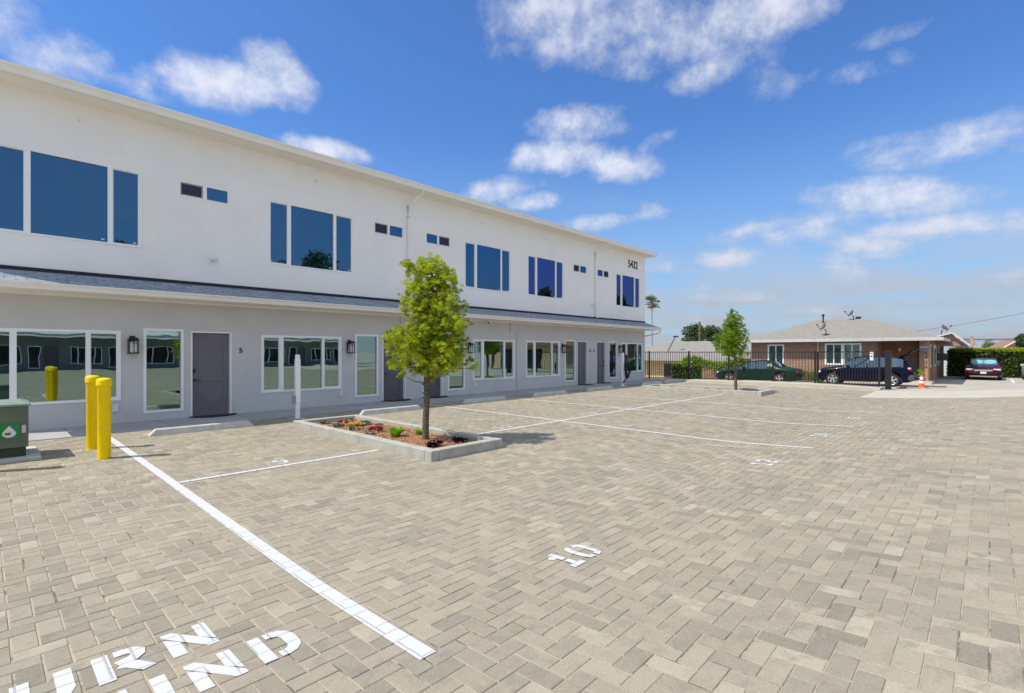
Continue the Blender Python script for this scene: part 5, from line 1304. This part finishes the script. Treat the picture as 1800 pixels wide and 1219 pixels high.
# poles, cables, neighbours beyond the hedge
q = at(1229.7, 566.5, 65); b = MB(); b.lathe(0, 0, [(.15, 0), (.13, q.z + 1.4), (.10, q.z + 1.42)], 12); o = b.build('bare_pole', pmat('brown_timber', (.16, .11, .08), .9), smooth=True); o.location = (q.x, q.y, -1.4); tag(o, 'bare brown timber pole in front of the dark trees', 'pole')
for (pa, ya_, pm, ym, pc, yc, d, r, lb) in ((1400, 601, 1600, 584, 1900, 528, 75, .022, 'power cable rising towards the upper right'), (1650, 594, 1740, 596.5, 1900, 592.5, 75, .045, 'upper of two level power cables above the hedge'), (1650, 596, 1740, 598.0, 1900, 595, 76, .035, 'lower of two level power cables above the hedge')):
    A_, B_, C_ = at(pa, ya_, d + 60 if pa == 1400 else d), at(pm, ym, d + 20 if pa == 1400 else d), at(pc, yc, d)
    pts = []
    for i in range(25):
        t = i / 24; P = A_ * (1 - t) * (1 - 2 * t) + B_ * 4 * t * (1 - t) + C_ * t * (2 * t - 1); pts.append(tuple(P - A_))
    b = MB(); b.tube(pts, r, 5); o = b.build('power_cable', M_BLACK); o.location = A_; tag(o, lb, 'cable', 'power cables against the sky')
q = at(1708, 613, 70); nh = thing('neighbour_house', 'low flat house hidden behind the hedge with a tall pinkish chimney', 'house', (q.x, q.y, -.35)); of = (q.x, q.y, -.35)
b = MB(); b.box(q.x, q.x + 8, q.y - 3, q.y + 1.6, -.5, 1.5); b.build('wall', M_TANWALL, nh, of)
b = MB(); b.bbox(q.x - .18, q.x + .18, q.y - .18, q.y + .18, -.3, at(1708, 593, 70).z, .01); b.box(q.x - .22, q.x + .22, q.y - .22, q.y + .22, at(1708, 593, 70).z, at(1708, 592, 70).z); b.build('chimney', pmat('pink_brick', (.50, .30, .22), .9, (.42, .25, .19), 6, 5), nh, of)
b = MB(); b.tube([(q.x + .1, q.y - .32, 1.5), (q.x + .1, q.y - .32, 2.6)], .05, 8); b.build('flue_pipe', M_OUT, nh, of)
q = at(1794, 596.5, 80); ro = thing('red_roof_house', 'house with a red-brown gable roof beyond the hedge at the right edge', 'house', (q.x, q.y, -.35)); of = (q.x, q.y, -.35)
M_RR = pmat('terracotta_roof', (.36, .20, .13), .9, (.26, .14, .10), 4, 5, .5, 30)
e0 = at(1758, 615, 78); e1 = at(1850, 615, 86)
b = MB(); b.loft([[tuple(e0), tuple(q), tuple(e1)], [tuple(e0 + Vector((9, 2, 0))), tuple(q + Vector((9, 2, 0))), tuple(e1 + Vector((9, 2, 0)))]], True, True); b.build('roof', M_RR, ro, of)
b = MB(); b.loft([[(e0.x + .3, e0.y, -.4), (e1.x + .3, e1.y, -.4), (e1.x + 8, e1.y + 1, -.4), (e0.x + 8, e0.y + 1, -.4)], [(e0.x + .3, e0.y, e0.z), (e1.x + .3, e1.y, e1.z), (e1.x + 8, e1.y + 1, e1.z), (e0.x + 8, e0.y + 1, e0.z)]], True, True); b.build('wall', M_TANWALL, ro, of)
b = MB(); b.tube([tuple(e0 + Vector((-.05, 0, .04))), tuple(q + Vector((-.05, 0, .06)))], .09, 4); b.build('fascia', M_OUT, ro, of)

# ------------------------------------------------------------------ traffic cone, plant pots
o = thing('traffic_cone', 'orange traffic cone with two white bands beside the blue car', 'traffic cone', (32.1, 2.45, zf(32.1, 2.45)))
M_OR = pmat('orange_cone_plastic', (.85, .10, .03), .5)
o.scale = (1.08, 1.08, 1.08)
b = MB(); b.bbox(-.19, .19, -.19, .19, 0, .03, .01); b.build('base', M_RUB, o)
b = MB(); b.lathe(0, 0, [(.15, .03), (.135, .08), (.035, .70), (.025, .71)], 24); cn = b.build('cone', M_OR, o, smooth=True)
for z0, z1 in ((.33, .43), (.50, .63)):
    b = MB(); r_ = lambda z: .135 - (z - .08) / .62 * .10 + .003; b.lathe(0, 0, [(r_(z0), z0), (r_(z1), z1)], 24); b.build('white_band', M_OUT, cn, smooth=True)
for (y, r, h, mt, lb, pl) in ((3.35, .19, .32, pmat('teal_pot', (.02, .22, .30), .4), 'teal plant pot on the porch slab', 0), (2.95, .15, .24, M_OUT, 'white plant pot with a leafy plant by the porch post', 1)):
    o = thing('plant_pot', lb, 'plant pot', (hx0 - .15, y, HZ + .16))
    b = MB(); b.lathe(0, 0, [(r * .7, 0), (r, h), (r * .9, h), (r * .85, h - .03)], 16); b.build('pot', mt, o, smooth=True)
    if pl:
        b = MB(); rnd = random.Random(8)
        for k in range(14): leaf_tuft(b, Vector((rnd.uniform(-.08, .08), rnd.uniform(-.1, .1), h + rnd.uniform(0, .4))), rnd, 3, .16, .02, .9)
        b.build('plant', L_GRS, o, fix=False)

# ------------------------------------------------------------------ cars
def interp(tab, x):
    for (a, b_) in zip(tab, tab[1:]):
        if a[0] <= x <= b_[0]: t = (x - a[0]) / (b_[0] - a[0]); t2 = t * t * (3 - 2 * t) if len(a) > 2 else t; return a[1] + (b_[1] - a[1]) * t2
    return tab[0][1] if x < tab[0][0] else tab[-1][1]
def wheel(root, x, y, r, s, rimmat, spokes=5):
    ring = lambda rr, yy, seg=28: [(x + rr * math.cos(2 * math.pi * j / seg), yy, r + rr * math.sin(2 * math.pi * j / seg)) for j in range(seg)]
    t = MB(); w_ = .21
    t.loft([ring(r * .66, y), ring(r * .93, y + .0 * s), ring(r, y - .03 * s), ring(r, y - (w_ - .03) * s), ring(r * .9, y - w_ * s), ring(r * .3, y - w_ * s)], False, True)
    ty = t.build('wheel', M_RUB, root, smooth=True)
    m_ = MB(); m_.loft([ring(r * .68, y - .002 * s), ring(r * .60, y - .015 * s), ring(r * .58, y - .08 * s)], False, False)
    for k in range(spokes):
        a = 2 * math.pi * k / spokes + .3
        for da in (-.13, .13):
            c, s2 = math.cos(a + da), math.sin(a + da); nx, nz = -math.sin(a + da) * .026, math.cos(a + da) * .026
            P = lambda rr, yy, sg: (x + c * rr * r + nx * sg, yy, r + s2 * rr * r + nz * sg)
            m_.loft([[P(.12, y - .03 * s, -1), P(.12, y - .03 * s, 1), P(.12, y - .06 * s, 1), P(.12, y - .06 * s, -1)], [P(.63, y - .012 * s, -1), P(.63, y - .012 * s, 1), P(.63, y - .05 * s, 1), P(.63, y - .05 * s, -1)]], True, True)
    m_.loft([ring(.16 * r, y - .02 * s, 14), ring(.16 * r, y - .07 * s, 14)], True, True)
    m_.build('rim', rimmat, ty)
def make_car(name, label, loc, rz, mat, L, Wd, top, belt, bottom, axles, wr, pillars, ws, group='parked cars', glassrange=None, hatch_open=False, sunshade=False, cat='car', lower=None):
    """front towards +x; top and belt are (x, z) tables from rear to front"""
    o = thing(name, label, cat, loc, rz, group)
    xs = sorted({-L / 2 + L * i / 64 for i in range(65)} | {p[0] for p in top} | {p[0] for p in belt})
    xs = [x for x in xs if -L / 2 <= x <= L / 2]
    hw = lambda x: Wd / 2 * (1 - .16 * max(0, (abs(x) - L / 2 + .65) / .65) ** 2.2)
    def bot(x):
        z = bottom + .12 * max(0, (abs(x) - L / 2 + .35) / .35) ** 2
        for a in axles:
            if abs(x - a) < wr + .065: z = max(z, wr + math.sqrt(max(0, (wr + .065) ** 2 - (x - a) ** 2)))
        return z
    rows = []
    for x in xs:
        zb = bot(x); zl = interp(belt, x); zt = max(interp(top, x), zl + .012); w_ = hw(x); cab_ = max(0, min(1, (zt - zl - .03) / .45))
        wt = w_ * (.93 - .17 * cab_); zb_ = min(zb, zl - .10)
        rows.append([(x, w_ * .90, zb_), (x, w_ * .985, zb_ + (zl - zb_) * .15), (x, w_, zb_ + (zl - zb_) * .45), (x, w_ * .995, zb_ + (zl - zb_) * .78), (x, w_ * .965, zl), (x, wt, zt - .035 * (1 + cab_)), (x, wt * .86, zt - .004), (x, wt * .5, zt + .012), (x, 0, zt + .018)])
    body = MB(); gls = {}; n = len(rows[0])
    def side(s, builder_faces):
        pass
    for s in (1, -1):
        for i in range(len(rows) - 1):
            xa, xb = xs[i], xs[i + 1]; xm = (xa + xb) / 2; ha = interp(top, xa) - interp(belt, xa); hb = interp(top, xb) - interp(belt, xb)
            for j in range(n - 1):
                P = [rows[i][j], rows[i + 1][j], rows[i + 1][j + 1], rows[i][j + 1]]; P = [(p[0], p[1] * s, p[2]) for p in P]
                if s < 0: P.reverse()
                isg = False
                if j == 4 and min(ha, hb) > .10 and glassrange[0] < xm < glassrange[1] and not any(a < xm < c for a, c in pillars): isg = True
                if j >= 6 and any(a < xm < c for a, c in ws): isg = True
                if isg:
                    key = ('side_window', s, [k_ for k_, pp in enumerate(sorted(pillars) + [(9, 9)]) if xm < pp[0]][0]) if j == 4 else ('windscreen' if xm > 0 else 'rear_window', 0, 0)
                    gls.setdefault(key, MB()).quad(*P)
                else: body.quad(*P)
    # ends
    for row in (rows[0], rows[-1]):
        ring = [(p[0], p[1], p[2]) for p in row] + [(p[0], -p[1], p[2]) for p in reversed(row[:-1])]
        body.quad(*ring)
    bo = body.build('body', mat, o, smooth=True)
    import bmesh
    bm = bmesh.new(); bm.from_mesh(bo.data); bmesh.ops.remove_doubles(bm, verts=bm.verts[:], dist=.0008); bmesh.ops.recalc_face_normals(bm, faces=bm.faces[:]); bm.to_mesh(bo.data); bm.free()
    for key, gm in gls.items(): gm.build(key[0], M_WINDSCREEN if key[0] == 'windscreen' else M_GLASS_CAR, o, smooth=True)
    b = MB(); b.box(-L / 2 + .25, L / 2 - .3, -Wd / 2 + .12, Wd / 2 - .12, bottom + .02, .55); b.build('underbody', M_RUB, o)
    for a in axles:
        for s in (1, -1):
            wheel(o, a, (Wd / 2 - .005) * s, wr, s, M_ALLOY)
    for s in (1, -1):
        xm = glassrange[1] - .28; zz = interp(belt, xm) + .08
        b = MB(); ya, yb = sorted((Wd / 2 * .93 * s, (Wd / 2 + .13) * s)); b.bbox(xm - .05, xm + .07, ya, yb, zz - .06, zz + .08, .02); b.build('mirror', mat, o)
    return o
def cpaint(name, c): return pmat(name, c, .3, tuple(x * .95 for x in c), 3, 2, spec=.15, coat=.12)
P_BLUE = cpaint('dark_blue_car_paint', (.002, .004, .018)); P_GREEN = cpaint('dark_green_car_paint', (.006, .030, .018)); P_RED = cpaint('dark_red_car_paint', (.045, .003, .008)); P_SIL = cpaint('silver_car_paint', (.45, .46, .47))
def lamp(root, x, y0, y1, z0, z1, mat, name, dx=.06):
    b = MB(); ya, yb = sorted((y0, y1)); b.bbox(min(x, x + dx), max(x, x + dx), ya, yb, z0, z1, .015); return b.build(name, mat, root)
M_HL = pmat('headlight_lens', (.70, .72, .74), .12); M_TL = pmat('tail_lamp_red', (.45, .01, .015), .2); M_CHROME = pmat('chrome', (.7, .7, .72), .15, metal=1)
zcar = lambda x, y: zf(x, y)
# blue crossover, nose towards +Y, tailgate up
L = 4.56
suv = make_car('parked_car', 'dark blue crossover with its tailgate raised, parked by the porch', (35.15, 5.25, zcar(35.15, 5.25)), R(90), P_BLUE, L, 1.86,
    [(-2.28, .72, 1), (-2.2, 1.05, 1), (-1.75, 1.60, 1), (-1.3, 1.66, 1), (-.2, 1.68, 1), (.25, 1.62, 1), (1.15, 1.08, 1), (1.9, .98, 1), (2.2, .82, 1), (2.28, .62, 1)],
    [(-2.28, .68), (-2.2, .98), (-1.7, 1.10), (0, 1.03), (1.15, .99), (1.9, .90), (2.2, .74), (2.28, .55)], .24, (-1.38, 1.42), .355,
    [(-1.28, -1.16), (-.32, -.22), (.28, .36)], [(.36, 1.02)], glassrange=(-1.85, .92))
b = MB(); b.bbox(-2.33, -2.0, -.86, .86, .36, .66, .05); b.build('rear_bumper', pmat('grey_plastic_cladding', (.07, .075, .08), .6), suv)
for s in (1, -1):
    lamp(suv, -2.22, .70 * s, .915 * s, .90, .98, M_TL, 'tail_lamp', .16); lamp(suv, -2.19, .72 * s, .905 * s, .98, 1.06, M_HL, 'tail_lamp', .14); lamp(suv, 2.02, .55 * s, .86 * s, .68, .82, M_HL, 'headlight', .16)
# raised tailgate
b = MB()
prof = [(-1.62, 1.66), (-1.95, 1.80), (-2.25, 2.05), (-2.55, 2.16), (-2.55, 2.11), (-2.28, 1.99), (-2.0, 1.74), (-1.68, 1.60)]
b.prism([(p[0], p[1]) for p in prof], 1, -.68, .68); b.build('tailgate', P_BLUE, suv)
b = MB(); b.bbox(-2.95, -2.5, -.66, .66, 2.07, 2.19, .04); b.build('tailgate_panel', pmat('mid_blue_paint', (.05, .12, .32), .3), suv)
for s in (1, -1): b = MB(); b.tube([(-1.9, .62 * s, 1.32), (-2.15, .62 * s, 1.9)], .016, 6); b.build('strut', M_BLACK, suv)
b = MB(); b.box(-2.26, -1.6, -.6, .6, .70, 1.45); b.build('cargo_opening', pmat('dark_cargo_bay', (.01, .01, .012), .9), suv)
b = MB(); b.bbox(-2.7, -2.3, -.45, .45, .42, .48, .01); b.tube([(-2.6, 0, .1), (-2.6, 0, .5)], .03, 6); b.build('hitch_rack', M_BLACK, suv)
# green coupe/sedan, nose towards +Y
grn = make_car('parked_car', 'dark green sedan behind the iron fence and the far young tree', (33.0, 10.35, zcar(33.0, 10.35)), R(90), P_GREEN, 4.7, 1.80,
    [(-2.35, .70, 1), (-2.2, .90, 1), (-1.55, .99, 1), (-.95, 1.36, 1), (-.3, 1.41, 1), (.2, 1.35, 1), (1.0, .93, 1), (1.9, .80, 1), (2.3, .66, 1), (2.35, .5, 1)],
    [(-2.35, .62), (-2.2, .84), (-1.5, .93), (0, .90), (1.0, .86), (1.9, .74), (2.3, .58), (2.35, .44)], .2, (-1.4, 1.45), .32,
    [(-1.15, -.72), (-.12, -.04), (.28, .34)], [(.34, .92), (-1.45, -1.0)], glassrange=(-1.2, .85))
for s in (1, -1): lamp(grn, 2.1, .5 * s, .8 * s, .56, .68, M_HL, 'headlight', .16); lamp(grn, -2.34, .45 * s, .84 * s, .66, .78, M_TL, 'tail_lamp', .08)
# dark red sedan facing the camera
def sedan(label, loc, rz, paint):
    c = make_car('parked_car', label, loc, rz, paint, 4.85, 1.85,
    [(-2.42, .75, 1), (-2.3, 1.02, 1), (-1.75, 1.08, 1), (-.95, 1.40, 1), (-.2, 1.455, 1), (.25, 1.40, 1), (1.15, 1.0, 1), (1.95, .88, 1), (2.3, .74, 1), (2.42, .56, 1)],
    [(-2.42, .68), (-2.3, .90), (-1.6, 1.0), (0, .96), (1.15, .93), (1.95, .81), (2.3, .66), (2.42, .50)], .2, (-1.4, 1.42), .335,
    [(-.52, -.44), (.3, .36)], [(.36, 1.06), (-1.62, -1.0)], glassrange=(-1.5, .95))
    for s in (1, -1):
        lamp(c, 2.16, .48 * s, .86 * s, .66, .78, M_HL, 'headlight', .17); lamp(c, 2.3, .5 * s, .80 * s, .34, .42, M_BLACK, 'fog_lamp_recess', .08)
    b = MB(); b.bbox(2.36, 2.42, -.46, .46, .60, .72, .01); g_ = b.build('grille', M_CHROME, c); b = MB(); b.bbox(2.38, 2.435, -.40, .40, .46, .585, .01); b.build('lower_grille', M_BLACK, c)
    b = MB(); b.bbox(2.43, 2.45, -.155, .155, .44, .575, .004); b.build('number_plate', M_OUT, c)
    b = MB(); b.bbox(2.36, 2.45, -.7, .7, .24, .30, .01); b.build('lower_bumper_trim', M_CHROME, c)
    return c
red = sedan('dark red sedan in front of the hedge with a sunshade in its windscreen', (48.9, .32, zcar(48.9, .3)), R(180), P_RED)
M_SHADE = pmat('teal_sunshade', (.20, .50, .50), .4)
b = MB(); top_ = [(.25, 1.40, 1), (1.15, 1.0, 1)]
for s_ in (1, -1):
    for zo_ in (0, -.01):
        b.quad(*[(.70 - .22 * math.sin(2 * math.pi * k / 24), .34 * s_ + .32 * math.cos(2 * math.pi * k / 24), interp(top_, .70 - .22 * math.sin(2 * math.pi * k / 24)) + .028 + zo_) for k in range(24)])
b.build('windscreen_sunshade', M_SHADE, red, fix=False)
sedan('silver car at the right edge of the frame in front of the hedge', (48.9, -2.55, zcar(48.9, -2.55)), R(180), P_SIL)
# painted stall line between the cars
b = MB(); b.box(43.5, 50, -1.13, -1.03, -.31, -.302); tag(b.build('parking_line', pmat('worn_white_paint', (.75, .74, .70), .8)), kind='structure')
